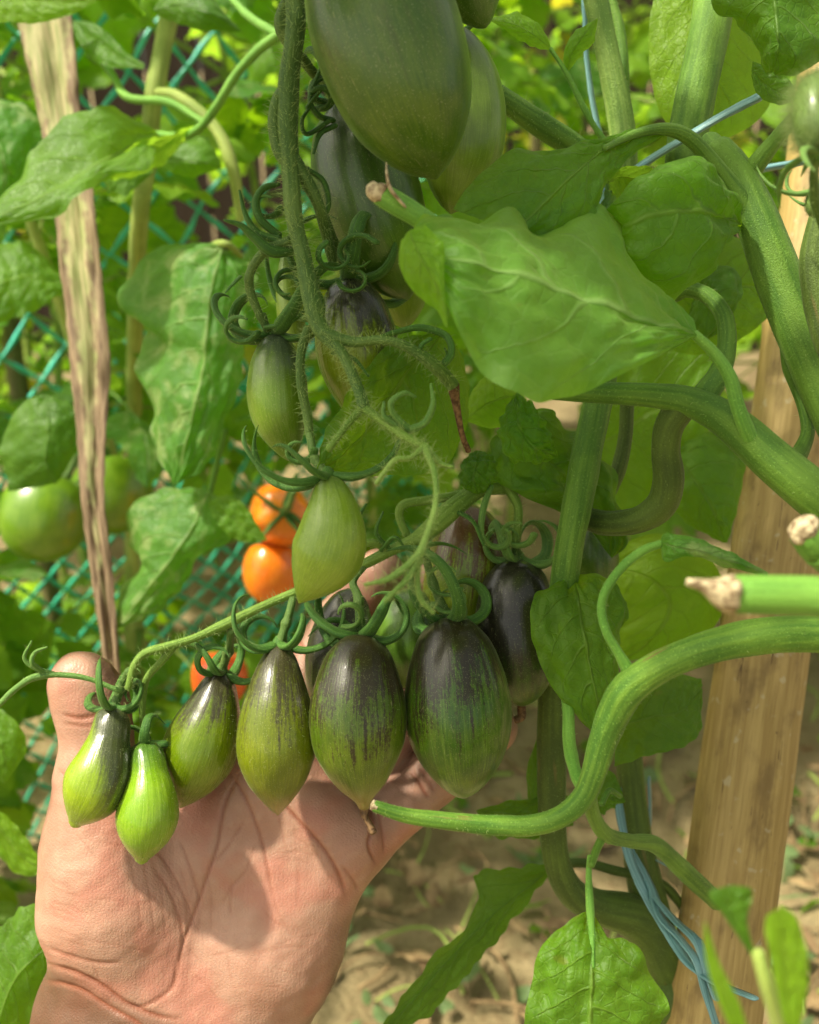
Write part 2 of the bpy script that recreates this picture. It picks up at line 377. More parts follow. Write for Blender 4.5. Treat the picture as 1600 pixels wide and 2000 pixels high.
# ---------------------------------------------------------------- fruit
def fruit_mat(name, g1, g2, dark, d0=.3, dw=.25, st=.5, side=(0, 0), sa=0.0, tipc=None, speck=.22, rough=.3, streaks=.0, dmax=.92):
    k = NT(name); a = k.n('Attribute', attribute_name='fc').outputs['Vector']; sx = k.n('SeparateXYZ'); k.set(sx.inputs[0], a)
    pos = k.pos(); t = sx.outputs[2]
    long = k.noise(k.vscale(a, (4.5, 4.5, 1.9)), 1.6, 5, .62, .3)
    fine = k.noise(k.vscale(a, (19, 19, 6.5)), 1.6, 4, .65)
    blot = k.noise(pos, 90, 3)
    x = k.math('SUBTRACT', d0, t)
    x = k.math('ADD', x, k.math('MULTIPLY', k.math('SUBTRACT', long, .5), st))
    x = k.math('ADD', x, k.math('MULTIPLY', k.math('SUBTRACT', fine, .5), st*.9))
    x = k.math('ADD', x, k.math('MULTIPLY', k.math('SUBTRACT', k.noise(pos, 900, 2, .7), .5), st*.5))
    x = k.math('ADD', x, k.math('MULTIPLY', k.math('SUBTRACT', blot, .5), st*.6))
    x = k.math('ADD', x, k.math('ADD', k.math('MULTIPLY', sx.outputs[0], side[0]*sa), k.math('MULTIPLY', sx.outputs[1], side[1]*sa)))
    dm = k.math('MULTIPLY', k.ss(x, -dw, dw), dmax)
    gf = k.ss(k.math('ADD', k.math('MULTIPLY', fine, .5), k.math('MULTIPLY', blot, .5)), .4, .62)
    col = k.mix(gf, g1, g2)
    if streaks:
        lt = k.ss(k.noise(k.vscale(a, (9, 9, 1.5)), 1.9, 5, .7, .5), .54, .62)
        col = k.mix(k.math('MULTIPLY', lt, streaks), col, tuple(min(1, c*1.7+.03) for c in g2))
    if tipc: col = k.mix(k.math('MULTIPLY', k.ss(t, .72, 1.0), .7), col, tipc)
    col = k.mix(dm, col, dark)
    sp = k.ss(k.noise(pos, 2300, 1, .5), .62, .72)
    col = k.mix(k.math('MULTIPLY', sp, speck), col, (.40, .42, .22))
    sd_ = k.ss(k.noise(k.vscale(a, (5, 5, 4)), 2.2, 2), .70, .76)
    col = k.mix(k.math('MULTIPLY', sd_, .35), col, (.36, .36, .16))
    h = k.math('ADD', k.math('MULTIPLY', k.noise(pos, 1600, 2), .25), k.math('MULTIPLY', k.noise(k.vscale(a, (3, 3, 1)), 2, 2), 1.2))
    d = k.n('BsdfPrincipled', {'Base Color': col, 'Roughness': k.math('ADD', rough, k.math('MULTIPLY', fine, .12)), 'Specular IOR Level': .5, 'Normal': k.bump(h, .3, .0006),
            'Subsurface Weight': .15, 'Subsurface Scale': .004, 'Sheen Weight': .1, 'Sheen Roughness': .3, 'Sheen Tint': (.8, 1, .5, 1),
            'Coat Weight': .2, 'Coat Roughness': .14})
    d.inputs['Subsurface Radius'].default_value = (.8, 1, .2)
    k.t.links.new(d.outputs[0], k.out.inputs[0]); return k.m
PLUM = [(0, .10), (.015, .26), (.05, .46), (.12, .66), (.25, .88), (.42, 1.0), (.58, .97), (.72, .82), (.84, .58), (.93, .33), (.975, .16), (1, .02)]
BLUNT = [(0, .12), (.02, .34), (.06, .56), (.14, .76), (.28, .93), (.45, 1.0), (.62, .96), (.77, .82), (.89, .55), (.955, .3), (.985, .12), (1, .02)]
PEAR = [(0, .15), (.02, .34), (.06, .5), (.14, .58), (.25, .64), (.38, .80), (.52, .98), (.64, 1.0), (.76, .84), (.87, .52), (.94, .27), (.98, .17), (1, .02)]
SPIN = [(0, .12), (.02, .26), (.08, .44), (.2, .66), (.35, .88), (.5, 1.0), (.62, .98), (.76, .76), (.88, .43), (.95, .2), (1, .02)]
EGG = [(0, .12), (.02, .32), (.06, .50), (.14, .70), (.27, .88), (.42, .985), (.54, 1.0), (.66, .93), (.78, .76), (.88, .52), (.95, .29), (.985, .13), (1, .02)]
NIP = [(0, .12), (.02, .32), (.06, .50), (.14, .70), (.27, .88), (.40, .985), (.5, 1.0), (.62, .92), (.73, .74), (.83, .52), (.90, .31), (.945, .18), (.975, .135), (.995, .10), (1, .02)]
def fruit_frame(C):
    T = np.gradient(C, axis=0); T /= np.linalg.norm(T, axis=1)[:, None]
    Bf = -FWD[None]-T*((-FWD[None])*T).sum(1)[:, None]; Bf /= np.linalg.norm(Bf, axis=1)[:, None]
    Nf = np.cross(T, Bf); s = np.sign((Nf@RGT).sum()); return T, Nf*s, Bf
NF = [0]
def fruit(label, axis, hw, prof, mat, sep=5, sl=95, sr=7.5, smat='sepal', ped=None, lobe=.02, style=None, cat='tomato', group=None, name='tomato', curl=5.0, spread=1.0, sepang=None, yaw=0.0, capup=6, pmat='truss', th0=2.05, rings=64, phair=3.0, fr=0, fuzz=1500, fl_=.0006):
    NF[0] += 1; seed = 100+NF[0]*13; r = np.random.default_rng(seed+fr)
    C = cr(PP(axis), rings)
    q = np.array(prof, float); t = np.linspace(0, 1, rings)
    tt = t.copy(); tt[1] = .006; tt[-2] = .992
    ref = cr(np.column_stack([q[:, 0], q[:, 1], q[:, 1]*0]), 400)
    rr = np.interp(tt, ref[:, 0], ref[:, 1])*hw*PX*axis[0][2]
    C = np.stack([np.interp(tt, t, C[:, i]) for i in range(3)], 1)
    T, N, B = fruit_frame(C)
    th = np.linspace(0, 2*math.pi, 72, endpoint=False)
    ph = r.uniform(0, 6)
    lb = 1+lobe*(np.cos(3*th+ph)*.6+.4*np.cos(5*th+ph*2)+.3*np.cos(2*th+1))
    Rm = rr[:, None]*lb[None]*(1+.012*snoise(np.stack([np.tile(np.cos(th)[None]*1.3, (rings, 1)), np.tile(np.sin(th)[None]*1.3, (rings, 1)), np.tile(t[:, None]*2.5, (1, 72))], -1), seed))
    # folds round the stem end
    Rm = Rm*(1+(.05*np.cos(6*th+ph)[None])*np.exp(-((t-.06)/.06)**2)[:, None])
    V = C[:, None]+Rm[..., None]*(np.cos(th)[None, :, None]*N[:, None]+np.sin(th)[None, :, None]*B[:, None])
    fc = np.stack([np.tile(np.cos(th)[None], (rings, 1)), np.tile(np.sin(th)[None], (rings, 1)), np.tile(tt[:, None], (1, 72))], -1)+np.array([0, 0, 0])
    root = empty(name, C[0], label, cat, group)
    VV = V.reshape(-1, 3); FF = gridF(rings, 72, True).tolist(); fcc = fc.reshape(-1, 3); mi = [0]*len(FF)
    if fuzz:                                     # down: very short fine hairs all over the skin
        m_ = int(fuzz); ii = r.integers(2, rings-3, m_); jj = r.integers(0, 72, m_); f1 = r.random((m_, 1)); f2 = r.random((m_, 1)); j2 = (jj+1) % 72
        b = (V[ii, jj]*(1-f1)+V[ii+1, jj]*f1)*(1-f2)+(V[ii, j2]*(1-f1)+V[ii+1, j2]*f1)*f2
        o_ = b-C[ii]; o_ /= np.linalg.norm(o_, axis=1)[:, None]; ln = fl_*r.uniform(.3, 1.1, (m_, 1)); e_ = b+(o_+r.normal(0, .3, (m_, 3)))*ln
        sd_ = np.cross(o_, r.normal(size=(m_, 3))); sd_ /= np.linalg.norm(sd_, axis=1)[:, None]; sd_ *= .00004
        H = np.stack([b-sd_, b+sd_, e_+sd_*.3, e_-sd_*.3], 1).reshape(-1, 3); n0 = len(VV)
        VV = np.vstack([VV, H]); FF += (n0+np.arange(m_)[:, None]*4+np.arange(4)[None]).tolist(); mi += [1]*m_; fcc = np.vstack([fcc, np.zeros((len(H), 3))])
    mesh('fruit', VV, FF, [mat, M['fuzz']], root, True, None, mi, {'fc': fcc})
    s = PX*axis[0][2]; up = -T[0]; top = C[0]+up*capup*s*.2
    if sep:
        mb = MB(); cap = np.array([top-up*6*s, top, top+up*8*s, top+up*14*s])
        tube_g(mb, cap, np.array([14, 15, 11, 8])*s*(sr/7.5), 14, 0, lump=.12, seed=seed)
        cal = mb.build('calyx', [M[smat]], root)
        az = sepang or [2*math.pi*k/sep+yaw+r.normal(0, .15) for k in range(sep)]
        for a in az:
            n = 46; tl = np.linspace(0, 1, n); out = math.cos(a)*N[0]+math.sin(a)*B[0]; sdv = np.cross(up, out)
            tot = curl*r.uniform(.5, 1.12); L = sl*s*r.uniform(.85, 1.35)*2.5
            ang = th0+r.normal(0, .12)-tot*tl**1.15*1.0
            wob = r.normal(0, .5)
            dv = np.cos(ang)[:, None]*up+np.sin(ang)[:, None]*out*spread+np.outer(wob*(.3+tl), sdv)
            dv /= np.linalg.norm(dv, axis=1)[:, None]
            p = top+out*9*s*(sr/7.5)+np.cumsum(dv, axis=0)*L/n
            R_ = 1.12*sr*s*np.interp(tl, [0, .12, .4, .75, 1], [1.2, 1.5, 1.15, .75, .08])*r.uniform(.85, 1.1)
            mb = MB(); tube_g(mb, p, R_, 10, 0, flat=.55, lump=.14, seed=seed+int(a*100)); hairs_g(mb, p, R_, 1.6, .0011, 1, seed, .00005)
            mb.build('sepal', [M[smat], M['hair']], cal)
    if ped:
        pts = [list(top-up*4*s)+[9*s*(sr/7.5)]]+[list(P(*p[:3]))+[(p[3] if len(p) > 3 else 8)*PX*p[2]] for p in ped]
        c4 = cr(pts, 40); mb = MB(); Rr = c4[:, 3]*(1+.35*np.exp(-((np.linspace(0, 1, 40)-.45)/.07)**2))
        tube_g(mb, c4[:, :3], Rr, 12, 0, lump=.08, seed=seed); hairs_g(mb, c4[:, :3], Rr, phair, .0016, 1, seed+1)
        mb.build('pedicel', [M[pmat], M['hair']], root)
    if style:
        c4 = cr([list(P(*p[:3]))+[p[3]*PX*p[2]] for p in style], 16); mb = MB(); tube_g(mb, c4[:, :3], c4[:, 3], 8, 0, lump=.5, seed=seed)
        mb.build('dried_style', [M['dry']], root)
    return root

# ---------------------------------------------------------------- hand
def surface_nets(F, o, h):
    s = F < 0; nx, ny, nz = F.shape
    acc = np.zeros((nx-1, ny-1, nz-1, 3), np.float32); cnt = np.zeros((nx-1, ny-1, nz-1), np.float32)
    cs = [(0, 0, 0), (1, 0, 0), (0, 1, 0), (1, 1, 0), (0, 0, 1), (1, 0, 1), (0, 1, 1), (1, 1, 1)]
    sl = lambda c: tuple(slice(c[i], F.shape[i]-1+c[i]) for i in range(3))
    for i in range(8):
        for j in range(i+1, 8):
            a, b = cs[i], cs[j]
            if sum(abs(a[k]-b[k]) for k in range(3)) != 1: continue
            fa, fb = F[sl(a)], F[sl(b)]; x = s[sl(a)] != s[sl(b)]
            t = fa/np.where(x, fa-fb, 1)
            for k in range(3): acc[..., k] += np.where(x, a[k]+(b[k]-a[k])*t, 0)
            cnt += x
    m = cnt > 0; idx = -np.ones(m.shape, np.int64); idx[m] = np.arange(m.sum())
    g = np.argwhere(m); V = (g+acc[m]/cnt[m][:, None])*h+o
    Q = []
    for ax in range(3):
        a1, a2 = [(1, 2), (2, 0), (0, 1)][ax]
        d = [slice(1, -1)]*3; d[ax] = slice(0, -1); e = [slice(1, -1)]*3; e[ax] = slice(1, None)
        s0 = s[tuple(d)]; s1 = s[tuple(e)]; ch = np.argwhere(s0 != s1); 
        off = np.ones(3, int); off[ax] = 0; c = ch+off; fl = s0[tuple(ch.T)]
        def ix(da, db):
            q = c.copy(); q[:, a1] -= da; q[:, a2] -= db; return idx[tuple(q.T)]
        q = np.stack([ix(1, 1), ix(0, 1), ix(0, 0), ix(1, 0)], 1)
        q[~fl] = q[~fl][:, ::-1]; Q.append(q)
    return V, np.vstack(Q)

# ---------------------------------------------------------------- ground, boards, nets
def G(x, y, z=0.0):
    v = P(x, y, 1.0)-CP; t = (z-CAM_H)/v[2]; return CP+v*t
def ground():
    n = 260; xs = np.linspace(-1, 1, n); xs = np.sign(xs)*np.abs(xs)**2.2*60; ys = np.linspace(-1, 1, n); ys = np.sign(ys)*np.abs(ys)**2.2*60+.9
    X, Y = np.meshgrid(xs, ys, indexing='ij'); q = np.stack([X, Y], -1)
    Z = .012*snoise(q*5, 1, 3)+.006*snoise(q*18, 2, 3)+.003*snoise(q*60, 4, 2)
    Z *= np.exp(-((X**2+(Y-.9)**2)/16))
    k = NT('soil'); pos = k.pos(); a = k.noise(pos, 7, 5, .6); b = k.noise(pos, 60, 5, .65); c = k.noise(pos, 260, 3)
    col = k.mix(k.ss(a, .35, .65), (.21, .16, .08), (.33, .26, .14)); col = k.mix(k.math('MULTIPLY', k.ss(b, .5, .7), .7), col, (.16, .105, .05))
    col = k.mix(k.math('MULTIPLY', k.ss(c, .6, .72), .5), col, (.40, .30, .17))
    h = k.math('ADD', b, k.math('MULTIPLY', c, .3))
    d = k.n('BsdfPrincipled', {'Base Color': col, 'Roughness': .95, 'Specular IOR Level': .2, 'Normal': k.bump(h, .9, .012)}); k.t.links.new(d.outputs[0], k.out.inputs[0])
    props(mesh('ground', np.stack([X, Y, Z], -1).reshape(-1, 3), gridF(n, n), k.m), kind='structure')
ground()
def boards():
    k = NT('dark_board'); pos = k.pos(); a = k.noise(k.vscale(pos, (30, 30, 1.5)), 1, 4)
    col = k.mix(a, (.016, .010, .006), (.055, .034, .02))
    d = k.n('BsdfPrincipled', {'Base Color': col, 'Roughness': .9, 'Normal': k.bump(a, .6, .01)}); k.t.links.new(d.outputs[0], k.out.inputs[0])
    root = empty('board_fence', (0, 2.7, 0), 'dark brown fence of upright boards far behind the green net', 'fence')
    r = np.random.default_rng(4)
    for i in range(70):
        x = -5.0+i*.142; mb = MB(); w2 = .066; y = 2.7+r.normal(0, .006); tp = 1.9+r.normal(0, .03)
        bx = np.array([[sx*w2+x, y+sy*.011, z] for z in (-.05, .6, 1.2, tp) for sx, sy in ((-1, -1), (1, -1), (1, 1), (-1, 1))])
        F = gridF(4, 4, True).tolist()+[[3, 2, 1, 0], [12, 13, 14, 15]]; mb.V.append(bx); mb.F += F; mb.U.append(np.zeros((16, 2))); mb.M += [0]*len(F)
        mb.build('board', [k.m], root, False)
    for z in (.4, 1.5):
        mb = MB(); bx = np.array([[sx*5.1, 2.74+sy*.02, z+sz*.04] for sx in (-1, 1) for sy, sz in ((-1, -1), (1, -1), (1, 1), (-1, 1))])
        F = gridF(2, 4, True).tolist()+[[3, 2, 1, 0], [4, 5, 6, 7]]; mb.V.append(bx); mb.F += F; mb.U.append(np.zeros((8, 2))); mb.M += [0]*len(F)
        mb.build('rail', [k.m], root, False)
boards()
FA = G(-500, 1900); FB = G(1150, 1160)
def netting(name, z0, z1, half, wid, mat, label, s0=0., s1=1., off=.0, seed=0):
    L = FB-FA; Ln = np.linalg.norm(L); e = L/Ln; nrm = np.array([e[1], -e[0], 0])
    mb = MB(); nx = int(Ln*(s1-s0)/half); nz = int((z1-z0)/(half*1.05))
    def pt(i, j):
        i = np.asarray(i, float); j = np.asarray(j, float)
        s = Ln*s0+i*half; z = z0+j*half*1.05
        q = np.stack([s*4, z*4], -1)
        s2 = s+.18*half*snoise(q*3, seed+1)+.01*snoise(q, seed); z2 = z+.18*half*snoise(q*3, seed+2)+.012*snoise(q, seed+5)
        return FA+s2[..., None]*e+np.stack([0*z2, 0*z2, z2], -1)+(off+.02*snoise(q*.8, seed+3))[..., None]*nrm
    for i0 in range(-nz, nx+1):
        for sg in (1, -1):
            j = np.arange(0, nz+1, 1.0); i = i0+j if sg > 0 else i0+nz-j
            if (i0 % 2): continue
            ok = (i >= 0) & (i <= nx); i, j = i[ok], j[ok]
            if len(i) < 3: continue
            jf = np.linspace(j[0], j[-1], len(j)*3-2); iff = np.interp(jf, j, i)
            C = pt(iff, jf); kn = np.abs(jf-np.round(jf)) < .1
            R = np.where(kn, wid*1.25, wid*.72)
            C = C+nrm*(wid*.25*sg); tube_g(mb, C, R, 6, 0, tipround=False)
    return props(mb.build(name, [mat]), label, 'netting')
M['net'] = simple_mat('net', (.05, .48, .36), (.10, .62, .48), 30, .35, spec=.5)
M['net2'] = simple_mat('net2', (.02, .36, .20), (.05, .50, .30), 30, .4)
netting('garden_net', .44, 1.12, .030, .0023, M['net'], 'turquoise diamond plastic netting with wide cells, upper band behind the dried leaf', 0, .75, .0, 1)
netting('garden_net', -.01, .47, .0165, .0021, M['net2'], 'dark green fine-celled netting below the orange tomatoes, running down to the soil', 0, .75, .01, 2)
M['bamboo_old'] = simple_mat('bamboo_old', (.10, .085, .035), (.20, .17, .07), 1.0, .6, .002, vec=(12, .4, 1))
for i, (x, y, d, rr, lb) in enumerate([(28, 700, .98, 17, 'weathered bamboo post at the left edge behind the green round tomatoes'), (1050, 200, 1.35, 16, 'weathered bamboo post behind the pale leaves right of the top fruit')]):
    p = P(x, y, d); q = np.array([[p[0]-.01, p[1], -.03, .010], [p[0], p[1], .5, .0095], [p[0]+.005, p[1], 1.3, .009]])
    mb = MB(); c = cr(q, 60); ring = 1+.12*np.exp(-(((np.arange(60) % 14)-7)/1.0)**2); tube_g(mb, c[:, :3], c[:, 3]*ring*rr/17, 14, 0, lump=.03)
    props(mb.build('bamboo_post', [M['bamboo_old']]), lb, 'post')

# ---------------------------------------------------------------- background plants
LT = {}
CLEAR = [P(88, 1015, .7), P(215, 965, .74), P(545, 1010, .7), P(530, 1118, .7), P(370, 700, .52), P(180, 320, .52), P(330, 1090, .55)]
for mi, (mn, nl) in enumerate([('leaf', 5), ('leaf_br', 5), ('leaf_mot', 3), ('leaf_br', 3), ('leaf', 3), ('leaf_dark', 5), ('leaf_yel', 3)]):
    mb = MB(); compound_g(mb, np.zeros(3), np.array([1., 0, 0]), np.array([0, 0, 1.]), .085, .026, 40+mi*11, nl)
    o = mb.build('leaf', [M[mn], M['stem_yel'] if mi % 2 else M['stem']]); 
    o.data.transform(Matrix.Translation(o.location)); LT[mi] = o.data; bpy.data.objects.remove(o)
KEEP = [(0, 880, 300, 1100), (470, 940, 600, 1175), (150, 30, 235, 200), (360, 60, 460, 130), (325, 320, 460, 400), (350, 1080, 480, 1220), (60, 1400, 130, 1600), (0, 560, 110, 700), (250, 40, 300, 90)]
def proj(p):
    v = np.array(p)-CP; d = v@FWD; return 800+(v@RGT)/d/PX, 1000-(v@UPV)/d/PX, d
def bgplant(x, y, hgt, lab, nleaf, seed, kinds=(0, 1, 2, 3, 4, 1), sc=(.7, 1.15), lean=(0, 0), zmin=.05, srad=.006, smat='stem_yel', group=None, fence=True):
    r = np.random.default_rng(seed)
    root = empty('tomato_plant', (x, y, 0), lab, 'tomato plant', group)
    n = 9; z = np.linspace(-.02, hgt, n); C = np.stack([x+lean[0]*z/hgt+.018*np.sin(z*9+seed), y+lean[1]*z/hgt+.018*np.cos(z*8+seed), z, np.linspace(srad, srad*.45, n)], 1)
    c = cr(C, 50); mb = MB(); tube_g(mb, c[:, :3], c[:, 3], 10, 0, lump=.05, seed=seed); mb.build('stem', [M[smat]], root)
    k = 0; tries = 0
    while k < nleaf and tries < nleaf*14:
        tries += 1
        h = r.uniform(zmin, hgt); i = int(h/hgt*49); b = c[i, :3]; az = r.uniform(0, 6.283); s = r.uniform(*sc)
        el = r.normal(.15, .35); dv = Vector((math.cos(az)*math.cos(el), math.sin(az)*math.cos(el), math.sin(el)))
        mid = b+np.array(dv)*.09*s; px, py, dd = proj(mid)
        if any(np.linalg.norm(np.cross(mid-c_, np.array(sd))) < .06 and (mid-c_)@np.array(sd) > 0 for c_ in CLEAR): continue
        if dd < .50 or px < -300 or px > 1900 or py < -400 or py > 1950: continue
        R = 60*.7/dd
        if any(a-R < px < e+R and bb-R < py < f+R for a, bb, e, f in KEEP) and (py > 850 or r.uniform() < .93): continue
        o = bpy.data.objects.new('leaf', LT[int(r.choice(kinds))]); COL.objects.link(o); o.parent = root
        rot = dv.to_track_quat('X', 'Z').to_matrix() @ Matrix.Rotation(r.normal(0, .6), 3, 'X')
        o.location = Vector(b)-root.location; o.rotation_euler = rot.to_euler(); o.scale = (s, s, s); k += 1
    return root
bl = [(-.42, .62, 1.0, 'leafy tomato plant at the far left, behind the green round tomatoes'),
      (-.24, .72, 1.15, 'bushy tomato plant behind the two green round tomatoes and the dried leaf'),
      (-.06, .88, 1.1, 'leafy tomato plant behind the pair of orange tomatoes'),
      (.12, 1.1, 1.15, 'leafy tomato plant far behind the hanging fruit in the middle'),
      (.30, 1.0, 1.15, 'leafy tomato plant seen between the twine and the hairy pale stem'),
      (.52, .95, 1.1, 'leafy tomato plant behind the wooden stake at the right'),
      (-.33, .95, 1.1, 'leafy tomato plant with sunlit leaves just in front of the net at the left'),
      (-.50, 1.25, 1.15, 'yellow-green plant behind the net at the left edge'),
      (-.20, 1.35, 1.2, 'yellow-green plant behind the net, right of the dried leaf'),
      (.15, 1.65, 1.25, 'distant plant behind the net above the middle of the picture'),
      (.62, 1.6, 1.3, 'distant plant behind the broad upright leaf at top right'),
      (-.85, 1.5, 1.3, 'distant plant beyond the netting in the top left corner'),
      (-.02, 1.9, 1.4, 'distant plant beyond the netting directly above the orange tomatoes'),
      (.38, 2.0, 1.4, 'distant plant straight behind the pale hairy stem')]
for i, (x, y, h, lb) in enumerate(bl):
    far = i >= 7
    bgplant(x, y, h, lb, 72 if not far else 70, 60+i*7, kinds=(0, 1, 2, 3, 1, 3) if not far else (1, 3, 1, 3, 6), sc=(.75, 1.2) if not far else (1.2, 2.0), lean=(random.uniform(-.05, .05), .02), zmin=.12 if i < 2 else (.35 if not far else .3), group='tomato plants in the rows behind')

for i, (x, y, lb) in enumerate([(40, 1560, 'low weedy plant at the left edge below the green round tomatoes'), (330, 1420, 'low weedy plant behind the netting above the thumb'), (520, 1340, 'low weedy plant behind the netting, under the orange tomatoes'),
                                (160, 1330, 'low weedy plant behind the netting left of the dried leaf foot'), (430, 1180, 'low weedy plant behind the netting beside the orange tomatoes'), (680, 1380, 'low weedy plant behind the fingers, at the end of the netting'), (820, 1300, 'low weedy plant hidden behind the striped fruit in the row'), (1580, 1400, 'low weedy plant at the right edge behind the stake')]):
    g = G(x, y-60)
    bgplant(g[0], g[1], .30, lb, 22, 300+i*9, kinds=(1, 0, 3, 4, 1), sc=(.6, 1.1), zmin=.02, srad=.004, group='low plants along the netting')

# ---------------------------------------------------------------- left background, placed things
LP = empty('tomato_plant', G(290, 1500), 'tomato plant with crinkled mottled leaves and a pale upright stem, left of the hanging fruit', 'tomato plant')
stem('stem', LP, [(345, -120, .60, 20), (330, 30, .60, 19), (302, 180, .60, 18), (290, 300, .61, 18), (272, 440, .62, 17), (264, 640, .70, 16), (262, 860, .80, 15), (258, 1100, .85, 14)], [M['stem_yel'], M['hair']], world_tail=[list(P(262, 1350, .9))+[.007], list(G(290, 1500))+[.007]])
stem('branch', LP, [(660, 20, .50, 9), (540, 72, .50, 10), (470, 135, .51, 9), (425, 205, .52, 9), (395, 245, .53, 8), (360, 266, .54, 8), (300, 262, .56, 7)], [M['stem_bright'], M['hair']], hair=.8, hl=.001)
stem('branch', LP, [(455, 0, .52, 7), (490, 35, .51, 8), (545, 70, .50, 9)], [M['stem_bright'], M['hair']])
stem('branch', LP, [(302, 180, .60, 10), (350, 190, .585, 11), (420, 250, .58, 12), (455, 330, .58, 12), (470, 430, .59, 9)], [M['stem_yel'], M['hair']])
stem('branch', LP, [(140, 45, .60, 6), (215, 140, .59, 7), (250, 190, .58, 8), (330, 200, .57, 8), (400, 240, .56, 6)], [M['stem_bright'], M['hair']])
stem('branch', LP, [(395, 505, .54, 9), (420, 480, .535, 9), (445, 478, .53, 7), (470, 500, .55, 6)], [M['stem_yel'], M['hair']])
stem('branch', LP, [(440, 840, .56, 5), (425, 900, .56, 6), (408, 970, .56, 6)], [M['stem'], M['hair']])
L3 = leaf3
L3('leaf', LP, [(310, 262, .54), (250, 222, .53), (195, 208, .52), (120, 235, .52), (62, 300, .515), (22, 365, .51), (-50, 420, .51)],
   [(310, 262, .54), (250, 290, .525), (190, 322, .51), (120, 365, .505), (50, 400, .50), (-50, 440, .50)],
   [(310, 262, .54), (290, 325, .515), (215, 345, .51), (165, 375, .50), (120, 415, .50), (70, 432, .50), (-50, 445, .50)], M['leaf'], 4, 3, 5, .0009, 3, 14, label='large drooping leaf with a bright rim at the left edge')
L3('leaf', LP, [(380, 245, .535), (330, 262, .53), (270, 275, .525), (210, 320, .52), (172, 335, .52)], [(380, 245, .535), (330, 275, .535), (270, 310, .53), (215, 345, .53), (170, 345, .52)], [(380, 245, .535), (350, 290, .54), (310, 325, .54), (240, 350, .54), (172, 338, .52)], M['leaf_br'], 2, 2, 5, .0006, 4, 8)
L3('leaf', LP, [(-20, -30, .5), (60, -60, .5), (150, -40, .5), (188, 0, .5)], [(-20, -10, .5), (60, 0, .5), (130, 5, .5), (190, 2, .5)], [(-20, 40, .5), (60, 45, .5), (130, 32, .5), (188, 4, .5)], M['leaf_br'], 4, 2, 4, .0005, 2, 8, label='yellow-green leaf in the top left corner')
L3('leaf', LP, [(435, 485, .53), (340, 470, .54), (270, 520, .545), (232, 590, .55), (285, 640, .55), (270, 720, .545), (292, 800, .54), (305, 880, .535), (342, 950, .53)],
   [(435, 485, .53), (415, 560, .52), (405, 650, .52), (395, 730, .52), (375, 820, .52), (342, 950, .53)],
   [(435, 485, .53), (500, 530, .54), (478, 600, .53), (482, 680, .53), (462, 760, .53), (432, 850, .53), (395, 915, .53), (342, 950, .53)], M['leaf_mot'], 5, 4, 5, .0022, 7, 11, N=130, K=24, label='large crinkled leaf mottled with pale patches')
L3('leaf', LP, [(410, 960, .55), (340, 950, .56), (262, 985, .56), (250, 1060, .56), (285, 1090, .56), (235, 1150, .56), (228, 1228, .55)],
   [(410, 960, .55), (370, 1040, .54), (320, 1110, .54), (228, 1228, .55)],
   [(410, 960, .55), (468, 1010, .55), (462, 1045, .55), (400, 1080, .55), (360, 1140, .55), (300, 1200, .55), (228, 1228, .55)], M['leaf_mot'], 5, 4, 5, .0016, 7, 9, label='mottled leaf hanging left of the orange tomatoes')
L3('leaf', LP, [(405, 985, .545), (440, 965, .54), (480, 990, .54), (522, 1055, .54)], [(405, 985, .545), (440, 1005, .54), (480, 1030, .54), (522, 1055, .54)], [(405, 985, .545), (430, 1030, .54), (480, 1060, .54), (522, 1055, .54)], M['leaf'], 3, 2, 4, .0008, 3, 6)
L3('leaf', LP, [(140, 40, .585), (190, 48, .58), (240, 95, .575), (282, 125, .57)], [(140, 40, .585), (185, 75, .58), (235, 112, .575), (282, 130, .57)], [(140, 40, .585), (160, 95, .58), (210, 130, .575), (280, 134, .57)], M['leaf'], 4, 1, 3, .0005, 2, 6)
L3('leaf', LP, [(140, 560, .62), (60, 480, .62), (-20, 470, .62)], [(140, 560, .62), (60, 540, .61), (-20, 560, .60)], [(140, 560, .62), (80, 600, .61), (-20, 640, .60)], M['leaf'], 4, 3, 3, .001, 4, 6)
L3('leaf', LP, [(-30, 190, .6), (40, 200, .6), (80, 250, .6), (60, 330, .6), (0, 400, .6)], [(-30, 190, .6), (-10, 260, .59), (10, 330, .59), (0, 400, .6)], [(-30, 190, .6), (-70, 250, .6), (-60, 340, .6), (0, 400, .6)], M['leaf_mot'], 4, 3, 4, .0015, 4, 8)
L3('leaf', LP, [(300, 300, .57), (360, 262, .57), (410, 275, .57), (432, 320, .57)], [(300, 300, .57), (340, 310, .565), (390, 318, .56), (432, 325, .57)], [(300, 300, .57), (330, 335, .57), (380, 345, .57), (432, 328, .57)], M['leaf'], 3, 1, 3, .0005, 2, 6)
L3('leaf', LP, [(200, 290, .565), (260, 300, .565), (300, 330, .565), (245, 385, .56)], [(200, 300, .565), (225, 320, .56), (240, 350, .56), (245, 385, .56)], [(200, 310, .565), (195, 345, .565), (215, 370, .565), (244, 385, .56)], M['leaf_dark'], 3, 1, 3, .0005, 2, 6)
L3('leaf', LP, [(90, 770, .60), (40, 790, .60), (0, 880, .6), (20, 960, .6)], [(90, 770, .60), (95, 830, .59), (90, 900, .59), (110, 945, .6)], [(90, 770, .60), (150, 800, .60), (150, 880, .6), (110, 945, .6)], M['leaf_dark'], 5, 2, 3, .001, 3, 6)
L3('leaf', LP, [(300, 20, .54), (330, -20, .54), (400, -15, .53), (470, 60, .53)], [(300, 20, .54), (350, 10, .53), (410, 25, .52), (470, 60, .53)], [(300, 20, .54), (330, 40, .54), (400, 60, .53), (470, 62, .53)], M['leaf_dark'], 3, 1, 3, .0005, 2, 6)
